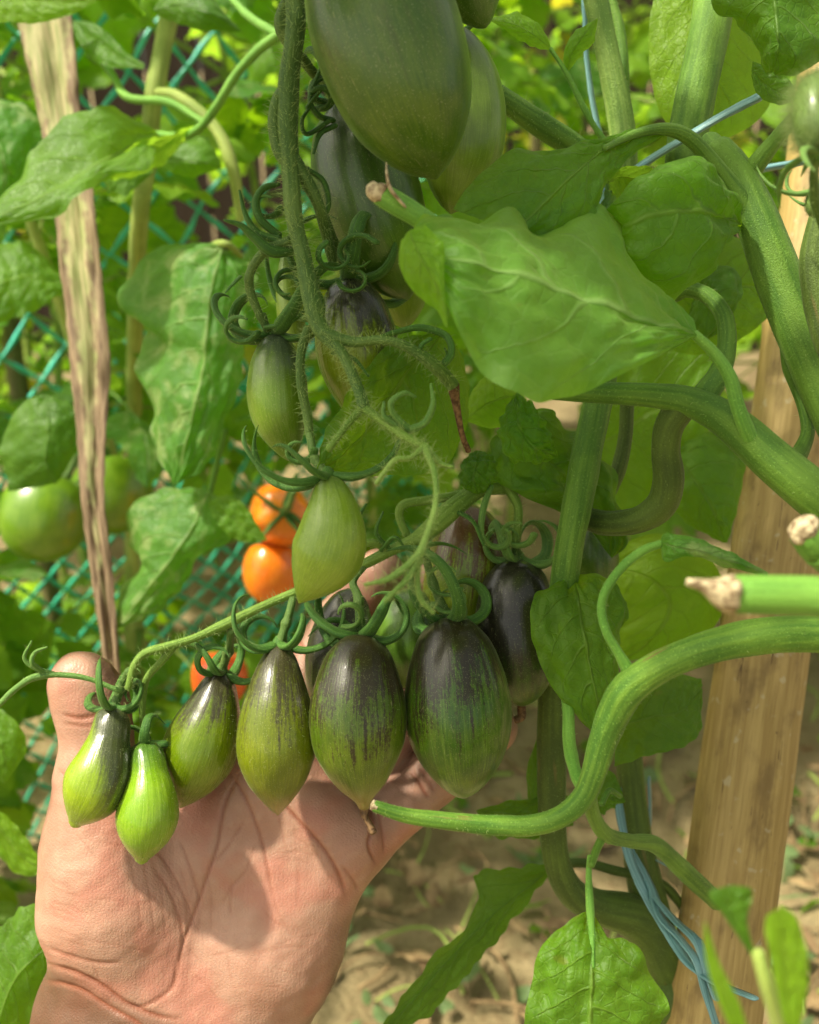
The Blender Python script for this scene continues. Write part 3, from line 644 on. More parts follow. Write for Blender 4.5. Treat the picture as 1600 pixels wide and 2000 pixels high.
L3('leaf', LP, [(-30, 1400, .47), (0, 1385, .47), (40, 1420, .47), (50, 1470, .47), (10, 1530, .47)], [(-30, 1420, .47), (-5, 1440, .465), (10, 1480, .465), (8, 1530, .47)], [(-30, 1440, .47), (-40, 1470, .47), (-30, 1500, .47), (8, 1530, .47)], M['leaf'], 3, 1, 3, .0006, 2, 6)
LQ = empty('low_plant', G(-60, 2100), 'low leafy plant in the bottom left corner beside the wrist', 'plant')
stem('stem', LQ, [(-60, 1560, .50, 7), (10, 1640, .52, 7), (100, 1760, .56, 6)], [M['stem'], M['hair']], world_tail=[list(G(60, 1900, .03))+[.003], list(G(40, 2050, -.01))+[.003]])
L3('leaf', LQ, [(125, 1830, .42), (85, 1775, .42), (35, 1778, .42), (-10, 1830, .42), (-30, 1900, .42)], [(125, 1830, .42), (70, 1870, .41), (20, 1930, .41), (-20, 2060, .41)], [(125, 1830, .42), (130, 1900, .42), (90, 1990, .42), (40, 2080, .42), (-20, 2080, .41)], M['leaf'], 4, 3, 5, .0008, 7, 9, label='serrated leaf beside the wrist')
L3('leaf', LQ, [(-40, 1540, .5), (20, 1600, .5), (60, 1650, .5), (100, 1700, .5)], [(-40, 1540, .5), (0, 1620, .5), (50, 1680, .5), (100, 1700, .5)], [(-40, 1560, .5), (-20, 1640, .5), (40, 1710, .5), (100, 1702, .5)], M['leaf_br'], 4, 2, 4, .0008, 4, 6)

# dried leaf blade
def dried():
    N = 130; W = 14
    l = cr(PP([(28, 10, .57), (60, 140, .57), (78, 230, .57), (105, 380, .565), (125, 560, .56), (145, 760, .555), (165, 1000, .55), (190, 1180, .55), (208, 1330, .55)]), N)
    r = cr(PP([(140, 0, .57), (152, 120, .57), (162, 230, .57), (186, 380, .565), (203, 560, .56), (218, 700, .555), (214, 800, .555), (207, 960, .55), (224, 1130, .55), (238, 1330, .55)]), N)
    v = np.linspace(0, 1, W*2+1); V = l[:, None]*(1-v)[None, :, None]+r[:, None]*v[None, :, None]
    f = .0025*np.abs(np.sin(v*math.pi*1.5+.4))[None]+.0002*np.sin(v*50)[None]+.0014*snoise(np.stack([np.tile(np.linspace(0, 14, N)[:, None], (1, len(v))), np.tile(v[None]*4, (N, 1))], -1), 4)
    V = V-FWD*f[..., None]
    e = (np.abs(v-.5)*2)**6*snoise(np.tile(np.linspace(0, 30, N)[:, None, None], (1, len(v), 1)), 8, 3)*.0006
    V = V+RGT*(e*np.sign(v-.5))[..., None]
    k = NT('dried_leaf'); uv = k.n('UVMap').outputs[0]; st = k.noise(k.vscale(uv, (11, 1.6, 1)), 1, 5, .6); bl = k.noise(k.vscale(uv, (3.2, 2.4, 1)), 1.3, 4)
    sx = k.n('SeparateXYZ'); k.set(sx.inputs[0], uv)
    gr = k.mix(k.ss(st, .35, .65), (.30, .33, .12), (.48, .42, .22)); br = k.mix(k.ss(st, .3, .7), (.12, .07, .038), (.36, .26, .15))
    e1 = k.math('MULTIPLY', k.math('ABSOLUTE', k.math('SUBTRACT', sx.outputs[0], .45)), 1.5)
    x = k.math('ADD', k.math('ADD', e1, k.math('MULTIPLY', sx.outputs[1], .075)), k.math('MULTIPLY', k.math('SUBTRACT', bl, .5), 1.3))
    col = k.mix(k.ss(x, .5, .85), gr, br)
    d = k.n('BsdfPrincipled', {'Base Color': col, 'Roughness': .7, 'Normal': k.bump(st, .6, .0015)}); t = k.n('BsdfTranslucent', {'Color': col})
    mx = k.n('MixShader', {0: .2}); k.t.links.new(d.outputs[0], mx.inputs[1]); k.t.links.new(t.outputs[0], mx.inputs[2]); k.t.links.new(mx.outputs[0], k.out.inputs[0])
    uvv = np.stack([np.tile(v[None], (N, 1)), np.tile(np.linspace(0, 10, N)[:, None], (1, len(v)))], -1)
    o = mesh('dried_leaf', V.reshape(-1, 3), gridF(N, len(v)), k.m, None, True, uvv.reshape(-1, 2))
    sol = o.modifiers.new('s', 'SOLIDIFY'); sol.thickness = .0008
    props(o, 'long dried brown and straw coloured leaf blade hanging at the left', 'dried leaf')
dried()

# background fruit
GREEN = [(0, .05), (.01, .35), (.04, .60), (.12, .82), (.3, .98), (.5, 1.0), (.7, .90), (.86, .66), (.95, .38), (.985, .18), (1, .02)]
mg = fruit_mat('round_green', (.10, .21, .006), (.15, .27, .012), (.08, .17, .01), .08, .12, .15, rough=.25)
mo = fruit_mat('round_orange', (.72, .15, .006), (.80, .22, .010), (.72, .25, .01), .02, .1, .1, rough=.22, speck=.1)
mr = fruit_mat('round_red', (.65, .07, .01), (.7, .12, .015), (.6, .1, .02), .02, .1, .1, rough=.22, speck=.1)
fruit('green round tomato left of the dried leaf, the nearer of the pair', [(92, 940, .70), (86, 1015, .69), (82, 1090, .70)], 82, GREEN, mg, 5, 45, 5, ped=[(130, 930, .7, 7), (150, 890, .7, 7)], lobe=.02, curl=2.0, fuzz=0)
fruit('green round tomato partly hidden behind the dried leaf', [(212, 900, .745), (220, 968, .74), (224, 1040, .75)], 76, GREEN, mg, 5, 45, 5, ped=[(205, 880, .74, 7), (180, 850, .74, 7)], lobe=.02, curl=2.0, fuzz=0)
RIB = GREEN
fruit('orange ribbed tomato with a dark star-shaped calyx facing the camera, upper of the two', [(556, 1000, .655), (545, 1010, .70), (538, 1016, .735)], 66, RIB, mo, 5, 34, 6, 'sepal', ped=[(566, 985, .64, 6), (575, 960, .63, 6)], lobe=.07, curl=.9, capup=-14, th0=1.6, fuzz=0)
fruit('orange tomato low behind the light green hanging fruit, lower of the two', [(535, 1062, .69), (530, 1118, .69), (528, 1172, .70)], 56, GREEN, mo, 0, lobe=.03, fuzz=0)
fruit('reddish tomato just visible between the hanging fruit, above the palm', [(432, 1275, .70), (430, 1325, .70), (432, 1385, .70)], 54, GREEN, mr, 0, lobe=.03, fuzz=0)

def cs(x, y, d): return np.array([(x-800)*PX*d, (1000-y)*PX*d, d])
def build_hand():
    H = .0007
    prims = []                                  # (a, b, ra, rb, flat, k)
    def seg(a, b, flat=1.0, k=.004): prims.append((cs(*a[:3]), cs(*b[:3]), a[3]*PX*a[2], b[3]*PX*b[2], flat, k))
    def chain(pts, flat=1.0, k=.004):
        for a, b in zip(pts, pts[1:]): seg(a, b, flat, k)
    # forearm, wrist, palm body
    chain([(240, 2600, .345, 275), (290, 2250, .350, 262), (318, 2030, .360, 240)], .55, .012)
    chain([(328, 2030, .362, 240), (400, 1800, .362, 205), (440, 1640, .362, 170)], .42, .014)
    # ball of the thumb
    chain([(290, 1900, .362, 135), (232, 1760, .357, 140), (212, 1640, .357, 118)], .9, .012)
    # heel of the hand below the little finger
    chain([(425, 2010, .362, 112), (530, 1850, .360, 118), (598, 1730, .361, 96)], .85, .012)
    # metacarpals
    chain([(330, 1850, .369, 90), (430, 1640, .362, 82), (500, 1480, .363, 68)], 1, .009)
    chain([(370, 1850, .369, 90), (490, 1660, .364, 80), (565, 1520, .364, 68)], 1, .009)
    chain([(430, 1860, .368, 90), (560, 1680, .363, 80), (635, 1580, .364, 66)], 1, .009)
    chain([(598, 1730, .363, 86), (668, 1670, .362, 70)], 1, .008)
    # pads under the fingers
    seg((540, 1535, .356, 58), (690, 1640, .355, 52), .8, .010)
    # thumb
    chain([(212, 1640, .357, 118), (190, 1520, .355, 78)], 1, .008)
    chain([(190, 1520, .355, 77), (188, 1420, .357, 66), (176, 1370, .357, 69), (161, 1338, .356, 66)], .92, .004)
    # index, middle, ring, little finger
    chain([(500, 1480, .363, 68), (600, 1330, .380, 60), (672, 1215, .390, 57)], 1, .0035)
    chain([(672, 1215, .390, 57), (712, 1160, .387, 53), (742, 1118, .381, 48)], 1, .002)
    chain([(565, 1520, .364, 68), (690, 1365, .384, 61), (780, 1245, .400, 57), (822, 1185, .397, 53), (850, 1140, .390, 47)], 1, .0022)
    chain([(635, 1580, .364, 66), (735, 1460, .378, 59), (845, 1345, .397, 55), (895, 1290, .394, 51), (925, 1250, .388, 45)], 1, .0022)
    chain([(668, 1670, .362, 68), (708, 1640, .364, 62), (790, 1566, .370, 57), (848, 1512, .375, 56), (915, 1462, .374, 50), (966, 1424, .371, 45)], 1, .0024)
    lo = np.array([cs(10, 2380, .36), cs(10, 1200, .30)]).min(0); lo[2] = .322
    hi = np.array([cs(1060, 1050, .40), cs(1060, 1050, .42)]).max(0); hi[2] = .424
    n = ((hi-lo)/H).astype(int)+2
    F = np.full(tuple(n), .02, np.float32)
    ax = [lo[i]+H*np.arange(n[i]) for i in range(3)]
    for a, b, ra, rb, fl, k in prims:
        pad = max(ra, rb)+.016
        i0 = [max(0, int((min(a[i], b[i])-pad-lo[i])/H)) for i in range(3)]
        i1 = [min(n[i], int((max(a[i], b[i])+pad-lo[i])/H)+1) for i in range(3)]
        if any(i1[i] <= i0[i] for i in range(3)): continue
        X = ax[0][i0[0]:i1[0], None, None].astype(np.float32); Y = ax[1][None, i0[1]:i1[1], None].astype(np.float32); Z = ax[2][None, None, i0[2]:i1[2]].astype(np.float32)
        ab = b-a; d2 = ab[0]**2+ab[1]**2+1e-12
        t = np.clip(((X-a[0])*ab[0]+(Y-a[1])*ab[1])/d2, 0, 1)
        if fl == 1.0: t = np.clip(((X-a[0])*ab[0]+(Y-a[1])*ab[1]+(Z-a[2])*ab[2])/(d2+ab[2]**2), 0, 1)
        D = np.sqrt((X-a[0]-t*ab[0])**2+(Y-a[1]-t*ab[1])**2+((Z-a[2]-t*ab[2])/fl)**2)-(ra+(rb-ra)*t)
        if fl < 1: D = D*(fl*.5+.5)
        S = F[i0[0]:i1[0], i0[1]:i1[1], i0[2]:i1[2]]
        h = np.clip(.5+.5*(S-D)/k, 0, 1)
        S[...] = S*(1-h)+D*h-k*h*(1-h)
    # forearm runs on past the frame edge: close it at the grid border
    F[0] = F[-1] = .01; F[:, 0] = F[:, -1] = .01; F[:, :, 0] = F[:, :, -1] = .01
    V, Q = surface_nets(F, lo, H)
    # smooth
    E = np.concatenate([Q[:, [0, 1]], Q[:, [1, 2]], Q[:, [2, 3]], Q[:, [3, 0]]]); E = np.concatenate([E, E[:, ::-1]])
    deg = np.bincount(E[:, 0], minlength=len(V))[:, None]
    for it in range(6):
        S = np.stack([np.bincount(E[:, 0], V[E[:, 1], k], len(V)) for k in range(3)], 1)/np.maximum(deg, 1)
        V = V*.35+S*.65
    nrm = np.zeros_like(V); fn = np.cross(V[Q[:, 2]]-V[Q[:, 0]], V[Q[:, 3]]-V[Q[:, 1]])
    for i in range(4):
        for k in range(3): nrm[:, k] += np.bincount(Q[:, i], fn[:, k], len(V))
    nrm /= np.linalg.norm(nrm, axis=1)[:, None]+1e-12
    if ((V-V.mean(0))*nrm).sum() < 0: nrm = -nrm; Q = Q[:, ::-1]
    x = V[:, 0]/V[:, 2]/PX+800; y = 1000-V[:, 1]/V[:, 2]/PX
    front = np.clip(-nrm[:, 2]*1.6+.1, 0, 1)
    disp = np.zeros(len(V)); cre = np.zeros(len(V))
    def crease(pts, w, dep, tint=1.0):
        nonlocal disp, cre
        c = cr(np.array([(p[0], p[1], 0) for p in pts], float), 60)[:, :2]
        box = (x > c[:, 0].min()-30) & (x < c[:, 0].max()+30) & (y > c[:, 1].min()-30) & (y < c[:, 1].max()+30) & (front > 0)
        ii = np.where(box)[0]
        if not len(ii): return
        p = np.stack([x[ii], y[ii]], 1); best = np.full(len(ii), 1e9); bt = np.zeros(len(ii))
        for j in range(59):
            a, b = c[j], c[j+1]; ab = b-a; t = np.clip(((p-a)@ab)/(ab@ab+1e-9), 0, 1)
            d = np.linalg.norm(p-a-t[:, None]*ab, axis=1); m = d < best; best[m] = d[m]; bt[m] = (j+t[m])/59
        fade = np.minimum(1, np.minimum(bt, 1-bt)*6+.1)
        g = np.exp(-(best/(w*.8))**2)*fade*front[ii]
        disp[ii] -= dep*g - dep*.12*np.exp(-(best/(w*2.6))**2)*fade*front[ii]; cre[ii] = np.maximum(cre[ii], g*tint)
    mm = .001
    crease([(470, 1500), (440, 1570), (425, 1650), (402, 1720), (378, 1790), (356, 1850), (345, 1920)], 4.5, .55*mm, .8)
    crease([(440, 1500), (474, 1550), (505, 1620), (520, 1680), (532, 1750)], 4.5, .45*mm, .7)
    crease([(545, 1560), (590, 1610), (630, 1655), (658, 1700), (678, 1752)], 5, .75*mm)
    crease([(400, 1700), (440, 1660), (480, 1600)], 3.5, .25*mm, .5)
    crease([(360, 1850), (350, 1790), (330, 1740), (300, 1690)], 4.5, .4*mm, .6)
    crease([(380, 1800), (350, 1730), (320, 1680), (295, 1655)], 4, .35*mm, .6)
    crease([(395, 1770), (370, 1690), (350, 1640)], 4, .3*mm, .5)
    crease([(455, 1720), (450, 1760), (452, 1790)], 4, .25*mm, .4)
    crease([(500, 1650), (480, 1700), (455, 1730), (430, 1770)], 3.5, .22*mm, .4)
    crease([(345, 1880), (335, 1930), (280, 1965), (240, 1960)], 5, .5*mm, .8)
    crease([(85, 1880), (140, 1895), (200, 1925), (250, 1960), (310, 1985), (360, 1990)], 6, .9*mm)
    crease([(85, 1915), (150, 1930), (210, 1965), (270, 2000), (300, 2040)], 6, .8*mm)
    crease([(90, 1850), (130, 1865), (190, 1880), (240, 1880)], 5, .45*mm, .6)
    for i in range(9):
        yy = 1690+i*19+(i*47)%13; crease([(96, yy), (130+i*2, yy+14), (185-(i*37)%50, yy+18+(i*29)%11)], 4, .10*mm, .22)
    for i in range(7):
        xx = 250+i*24; crease([(xx, 1660+i*5), (xx+18, 1740), (xx+30-i*2, 1830)], 4, .14*mm, .25)
    crease([(722, 1570), (728, 1610), (720, 1650), (735, 1690)], 4.5, .7*mm)
    crease([(736, 1575), (746, 1620), (752, 1670)], 4, .4*mm, .6)
    crease([(668, 1690), (690, 1720), (700, 1740)], 4, .5*mm, .6)
    crease([(800, 1500), (820, 1530), (838, 1560)], 4.5, .7*mm)
    crease([(815, 1495), (836, 1525), (850, 1548)], 4, .4*mm, .6)
    crease([(560, 1230), (590, 1262), (610, 1300)], 5, .7*mm)
    crease([(120, 1395), (160, 1402), (210, 1392)], 5, .5*mm)
    crease([(122, 1412), (165, 1418), (212, 1410)], 4, .3*mm, .6)
    crease([(110, 1500), (150, 1530), (200, 1540)], 5, .3*mm, .5)
    disp += .0003*snoise(V*90, 5, 3)+.00012*snoise(V*260, 9, 2)
    rr_ = np.random.default_rng(12)
    for i in range(34):                          # short fine skin lines
        a_ = rr_.uniform(-.4, 1.9); cx, cy = rr_.uniform(150, 600), rr_.uniform(1620, 1960); ln_ = rr_.uniform(25, 70)
        crease([(cx-ln_*math.cos(a_), cy-ln_*math.sin(a_)), (cx+rr_.normal(0, 4), cy+rr_.normal(0, 4)), (cx+ln_*math.cos(a_), cy+ln_*math.sin(a_))], 3, .10*mm, .3)
    V = V+nrm*disp[:, None]
    # back-of-hand skin is browner than the palm; it starts round the edges and on the wrist
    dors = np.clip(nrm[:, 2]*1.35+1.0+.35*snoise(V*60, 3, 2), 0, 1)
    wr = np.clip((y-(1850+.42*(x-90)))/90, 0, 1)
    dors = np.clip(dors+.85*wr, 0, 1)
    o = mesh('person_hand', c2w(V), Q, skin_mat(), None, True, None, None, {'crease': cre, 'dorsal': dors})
    return o
def skin_mat():
    k = NT('skin'); pos = k.pos()
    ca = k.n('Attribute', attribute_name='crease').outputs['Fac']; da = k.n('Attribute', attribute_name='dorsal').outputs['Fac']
    b = k.noise(pos, 50, 3); f = k.noise(pos, 260, 4)
    col = k.mix(k.ss(b, .35, .65), (.36, .19, .13), (.43, .25, .18))
    col = k.mix(k.math('MULTIPLY', k.ss(k.noise(pos, 36, 2), .48, .62), .65), col, (.42, .17, .12))
    col = k.mix(k.math('MULTIPLY', k.ss(f, .5, .68), .16), col, (.50, .33, .22))
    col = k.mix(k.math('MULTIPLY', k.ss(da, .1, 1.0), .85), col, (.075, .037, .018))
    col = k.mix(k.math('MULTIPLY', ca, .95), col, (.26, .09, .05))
    wv = k.n('TexWave', {'Scale': 340.0, 'Distortion': 7.0, 'Detail': 2.0, 'Detail Scale': .35}, wave_type='BANDS', bands_direction='DIAGONAL'); k.set(wv.inputs['Vector'], pos)
    wv2 = k.n('TexWave', {'Scale': 200.0, 'Distortion': 10.0, 'Detail': 2.0, 'Detail Scale': .5}, wave_type='BANDS', bands_direction='X'); k.set(wv2.inputs['Vector'], pos)
    vo = k.n('TexVoronoi', {'Scale': 900.0}, feature='DISTANCE_TO_EDGE'); k.set(vo.inputs['Vector'], pos)
    h = k.math('ADD', k.math('MULTIPLY', wv.outputs[1], .12), k.math('ADD', k.math('MULTIPLY', k.ss(vo.outputs[0], 0, .25), .35), k.math('ADD', k.math('MULTIPLY', f, 1.0), k.math('MULTIPLY', wv2.outputs[1], .12))))
    d = k.n('BsdfPrincipled', {'Base Color': col, 'Roughness': .42, 'Specular IOR Level': .4, 'Normal': k.bump(h, .35, .0005),
            'Subsurface Weight': .2, 'Subsurface Scale': .003})
    d.inputs['Subsurface Radius'].default_value = (1, .35, .2)
    k.t.links.new(d.outputs[0], k.out.inputs[0]); return k.m
hand = build_hand()
props(hand, 'open upturned palm with wrist and thumb, cupped behind the hanging row of small tomatoes', 'hand')

# ---------------------------------------------------------------- stake
def stake():
    a = P(1632, 300, .47); b = P(1400, 2000, .40); dv = (b-a)/np.linalg.norm(b-a)
    top = P(1655, 40, .478); e = b+dv*((0-.03-b[2])/dv[2]); n = 150
    t = np.linspace(0, 1, n); C = top+(e-top)*t[:, None]; s = np.linalg.norm(C-top, axis=1)
    R = .0196*(1+.015*np.sin(s*23)); nod = np.exp(-(((s % .31)-.16)/.004)**2); R = R*(1+.05*nod)
    mb = MB(); tube_g(mb, C, R, 40, 0, lump=.02, seed=3, flat=.9)
    k = NT('stake_wood'); uv = k.n('UVMap').outputs[0]; pos = k.pos()
    st = k.noise(k.vscale(uv, (26, .35, 1)), 1, 6, .65); bl = k.noise(k.vscale(uv, (3, .5, 1)), 1.5, 4); fi = k.noise(k.vscale(uv, (90, .9, 1)), 1, 3)
    col = k.mix(k.ss(st, .35, .66), (.30, .205, .065), (.42, .305, .11)); col = k.mix(k.math('MULTIPLY', k.ss(bl, .5, .68), .65), col, (.15, .095, .035))
    col = k.mix(k.math('MULTIPLY', k.ss(fi, .58, .7), .35), col, (.13, .08, .03))
    sp = k.ss(k.noise(k.vscale(uv, (30, 5, 1)), 1.2, 3), .68, .75); col = k.mix(k.math('MULTIPLY', sp, .6), col, (.09, .05, .025))
    lt = k.ss(k.noise(k.vscale(uv, (5, 1.5, 1)), 1.7, 2), .62, .7); col = k.mix(k.math('MULTIPLY', lt, .4), col, (.5, .46, .33))
    cr_ = k.ss(k.noise(k.vscale(uv, (14, .5, 1)), 2.2, 2, .4, 1.5), .70, .73); col = k.mix(k.math('MULTIPLY', cr_, .7), col, (.06, .03, .015))
    h = k.math('ADD', k.math('MULTIPLY', st, .6), k.math('SUBTRACT', k.math('MULTIPLY', fi, .3), k.math('MULTIPLY', sp, .4)))
    d = k.n('BsdfPrincipled', {'Base Color': col, 'Roughness': .55, 'Specular IOR Level': .35, 'Normal': k.bump(h, .5, .0012)}); k.t.links.new(d.outputs[0], k.out.inputs[0])
    props(mb.build('wooden_stake', [k.m]), 'thick pale wooden stake leaning upright at the right side', 'stake')
stake()

# ---------------------------------------------------------------- twine
def twine(label, strands, wid=.0016, flat=.55, blue=True):
    mb = MB()
    for i, s in enumerate(strands):
        a = cr(PP([p[:3] for p in s]), 60); w_ = cr([(p[3]*PX*p[2], 0, 0) for p in s], 60)[:, 0]
        tube_g(mb, a, w_*(1.05 if len(strands) > 2 else 1.45), 12, 0, flat=flat*(.42 if len(strands) > 2 else .8), ribs=.12, lump=.12, seed=i+3, twist=30.0*(i % 3))
    return props(mb.build('twine', [M['twine']]), label, 'twine')
M['twine'] = simple_mat('twine', (.07, .19, .20), (.24, .43, .44), 1.0, .32, .0008, vec=(7, .3, 1), spec=.5, bs=.7)
twine('blue plastic twine running down beside the pale hairy stem at the top', [[(1138, -60, .40, 7), (1142, 20, .40, 7), (1146, 110, .40, 6), (1160, 210, .40, 7), (1180, 290, .40, 6), (1190, 340, .40, 6)]])
twine('blue plastic twine stretched up to the right behind the upright thick stem', [[(1168, 410, .345, 11), (1200, 365, .345, 12), (1260, 318, .36, 11), (1340, 268, .345, 10), (1400, 232, .34, 10), (1450, 205, .335, 11), (1486, 187, .33, 12)], [(1175, 445, .35, 9), (1182, 410, .35, 14), (1190, 375, .35, 10)]])
twine('short blue twine behind the forked stem near the right edge', [[(1420, 350, .37, 11), (1500, 328, .37, 11), (1600, 312, .37, 10), (1680, 300, .37, 9)]])
twine('braided blue twine tied low around the dark stem, running down across the wooden stake', [
    [(1205, 1540, .40, 11), (1215, 1610, .395, 11), (1232, 1680, .39, 10), (1262, 1745, .385, 12), (1300, 1810, .37, 14), (1345, 1880, .355, 14), (1400, 1920, .345, 12), (1475, 1950, .335, 11)],
    [(1222, 1640, .40, 8), (1270, 1730, .388, 9), (1290, 1790, .372, 11), (1330, 1835, .362, 14), (1362, 1880, .352, 12), (1385, 1960, .345, 10), (1420, 2060, .34, 9)],
    [(1280, 1755, .38, 7), (1320, 1800, .368, 12), (1362, 1838, .358, 14), (1380, 1890, .352, 14), (1400, 1950, .345, 9)],
    [(1268, 1520, .41, 7), (1270, 1600, .41, 8), (1262, 1660, .405, 8), (1300, 1690, .40, 6), (1345, 1710, .40, 5)]])

# ---------------------------------------------------------------- the plant that carries the fruit
HS = [M['stem'], M['hair']]
PA = empty('tomato_plant', G(1330, 2350), 'tomato plant with the fuzzy stems that carry all the oblong fruit', 'tomato plant')
stem('stem', PA, [(1120, -250, .37, 22), (1160, -20, .365, 23), (1188, 110, .365, 24), (1212, 230, .368, 25), (1220, 330, .37, 25), (1215, 460, .375, 26), (1195, 620, .38, 27)], [M['stem_pale'], M['hair']], hair=6, hl=.0026, label='pale hairy stem at the top')
stem('stem', PA, [(1195, 620, .38, 27), (1172, 760, .350, 29), (1150, 870, .338, 29), (1128, 980, .334, 30), (1112, 1070, .334, 29), (1100, 1160, .338, 27), (1088, 1260, .35, 27), (1084, 1320, .36, 27)], [M['stem'], M['hair']], hair=2.0, hl=.0018)
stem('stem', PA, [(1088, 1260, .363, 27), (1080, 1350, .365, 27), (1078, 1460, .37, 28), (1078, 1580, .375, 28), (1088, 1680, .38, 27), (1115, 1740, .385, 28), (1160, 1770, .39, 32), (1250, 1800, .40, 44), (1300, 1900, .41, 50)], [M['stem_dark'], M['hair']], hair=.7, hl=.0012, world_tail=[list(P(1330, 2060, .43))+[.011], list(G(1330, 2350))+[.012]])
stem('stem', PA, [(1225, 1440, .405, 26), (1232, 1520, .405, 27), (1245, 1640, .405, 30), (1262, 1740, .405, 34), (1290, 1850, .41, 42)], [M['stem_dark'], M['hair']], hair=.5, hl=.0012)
stem('branch', PA, [(870, 95, .35, 15), (930, 152, .35, 18), (1000, 205, .352, 21), (1075, 255, .356, 24), (1140, 300, .362, 23), (1200, 365, .37, 22)], [M['stem'], M['hair']], hair=5, hl=.0026, label='thick hairy branch running down from the top fruit')
stem('branch', PA, [(1185, -30, .40, 10), (1210, 60, .40, 11), (1218, 140, .40, 11), (1222, 250, .405, 10)], HS, hair=1.5, hl=.0015)
# peduncles
TS = [M['truss'], M['hair']]
stem('truss', PA, [(1120, -250, .37, 12), (900, -330, .34, 14), (680, -230, .31, 16), (585, -60, .298, 18), (578, 50, .297, 20), (566, 150, .296, 20), (562, 240, .295, 21), (568, 330, .295, 18), (574, 420, .295, 17), (592, 500, .295, 16), (608, 580, .294, 19), (625, 640, .293, 17), (668, 690, .29, 12), (700, 760, .287, 11), (712, 798, .285, 12)], TS, hair=15.0, hl=.0034, label='fuzzy fruit stalk of the upper cluster')
stem('truss', PA, [(598, -60, .306, 8), (556, 15, .305, 12), (552, 60, .305, 14), (585, 110, .31, 10), (618, 150, .32, 9)], TS, hair=8, hl=.0025)
stem('truss', PA, [(560, 170, .297, 14), (543, 205, .296, 16), (538, 250, .296, 15), (548, 300, .296, 13), (575, 330, .295, 13)], TS, hair=10, hl=.003)
stem('truss', PA, [(572, 310, .295, 14), (600, 355, .297, 13), (622, 400, .30, 12), (636, 450, .308, 11), (650, 510, .315, 10)], TS, hair=8, hl=.0026)
T2 = [M['truss2'], M['hair']]
stem('truss', PA, [(630, 650, .292, 14), (690, 668, .29, 10), (748, 664, .288, 9), (800, 680, .288, 10), (850, 715, .29, 13), (885, 752, .295, 14)], [M['truss'], M['hair']], hair=10, hl=.003)
stem('truss', PA, [(712, 798, .285, 10), (755, 828, .28, 9), (795, 855, .275, 9), (830, 872, .272, 8)], T2, hair=20, hl=.0038)
stem('truss', PA, [(708, 796, .285, 8), (672, 838, .283, 7), (642, 878, .281, 7)], T2, hair=16, hl=.0032)
stem('truss', PA, [(885, 752, .295, 13), (893, 800, .30, 7), (903, 850, .305, 6), (915, 880, .31, 6)], [M['dry'], M['hair']], hair=.5, hl=.001, label='withered brown stalk')
# blurred flower bits near the camera
for i, pts in enumerate([[(830, 872, .272, 8), (850, 930, .262, 6), (850, 990, .256, 6), (832, 1050, .252, 7), (818, 1085, .25, 9)],
                         [(818, 1085, .25, 9), (790, 1110, .248, 7), (755, 1132, .246, 6), (712, 1142, .245, 3)],
                         [(818, 1085, .25, 8), (800, 1125, .248, 6), (772, 1155, .246, 6), (752, 1175, .245, 3)],
                         [(818, 1085, .25, 8), (815, 1130, .25, 6), (822, 1170, .25, 6), (848, 1198, .25, 3)],
                         [(830, 872, .272, 7), (800, 895, .268, 5), (770, 900, .266, 6), (735, 945, .265, 4)],
                         [(830, 872, .272, 8), (860, 905, .27, 6), (885, 912, .268, 3)]]):
    stem('flower_stalk', PA, pts, [M['stem_pale'], M['hair']], hair=8, hl=.003)
for i, pts in enumerate([[(800, 840, .278, 8), (770, 810, .276, 6), (765, 785, .275, 6), (790, 768, .275, 5), (812, 775, .276, 3)],
                         [(800, 840, .278, 8), (830, 825, .278, 7), (846, 790, .278, 6), (842, 750, .28, 3)],
                         [(790, 835, .278, 7), (752, 815, .277, 5), (750, 785, .277, 3)]]):
    stem('sepal', PA, pts, [M['sepal_lt'], M['hair']], hair=1.5, hl=.0012)
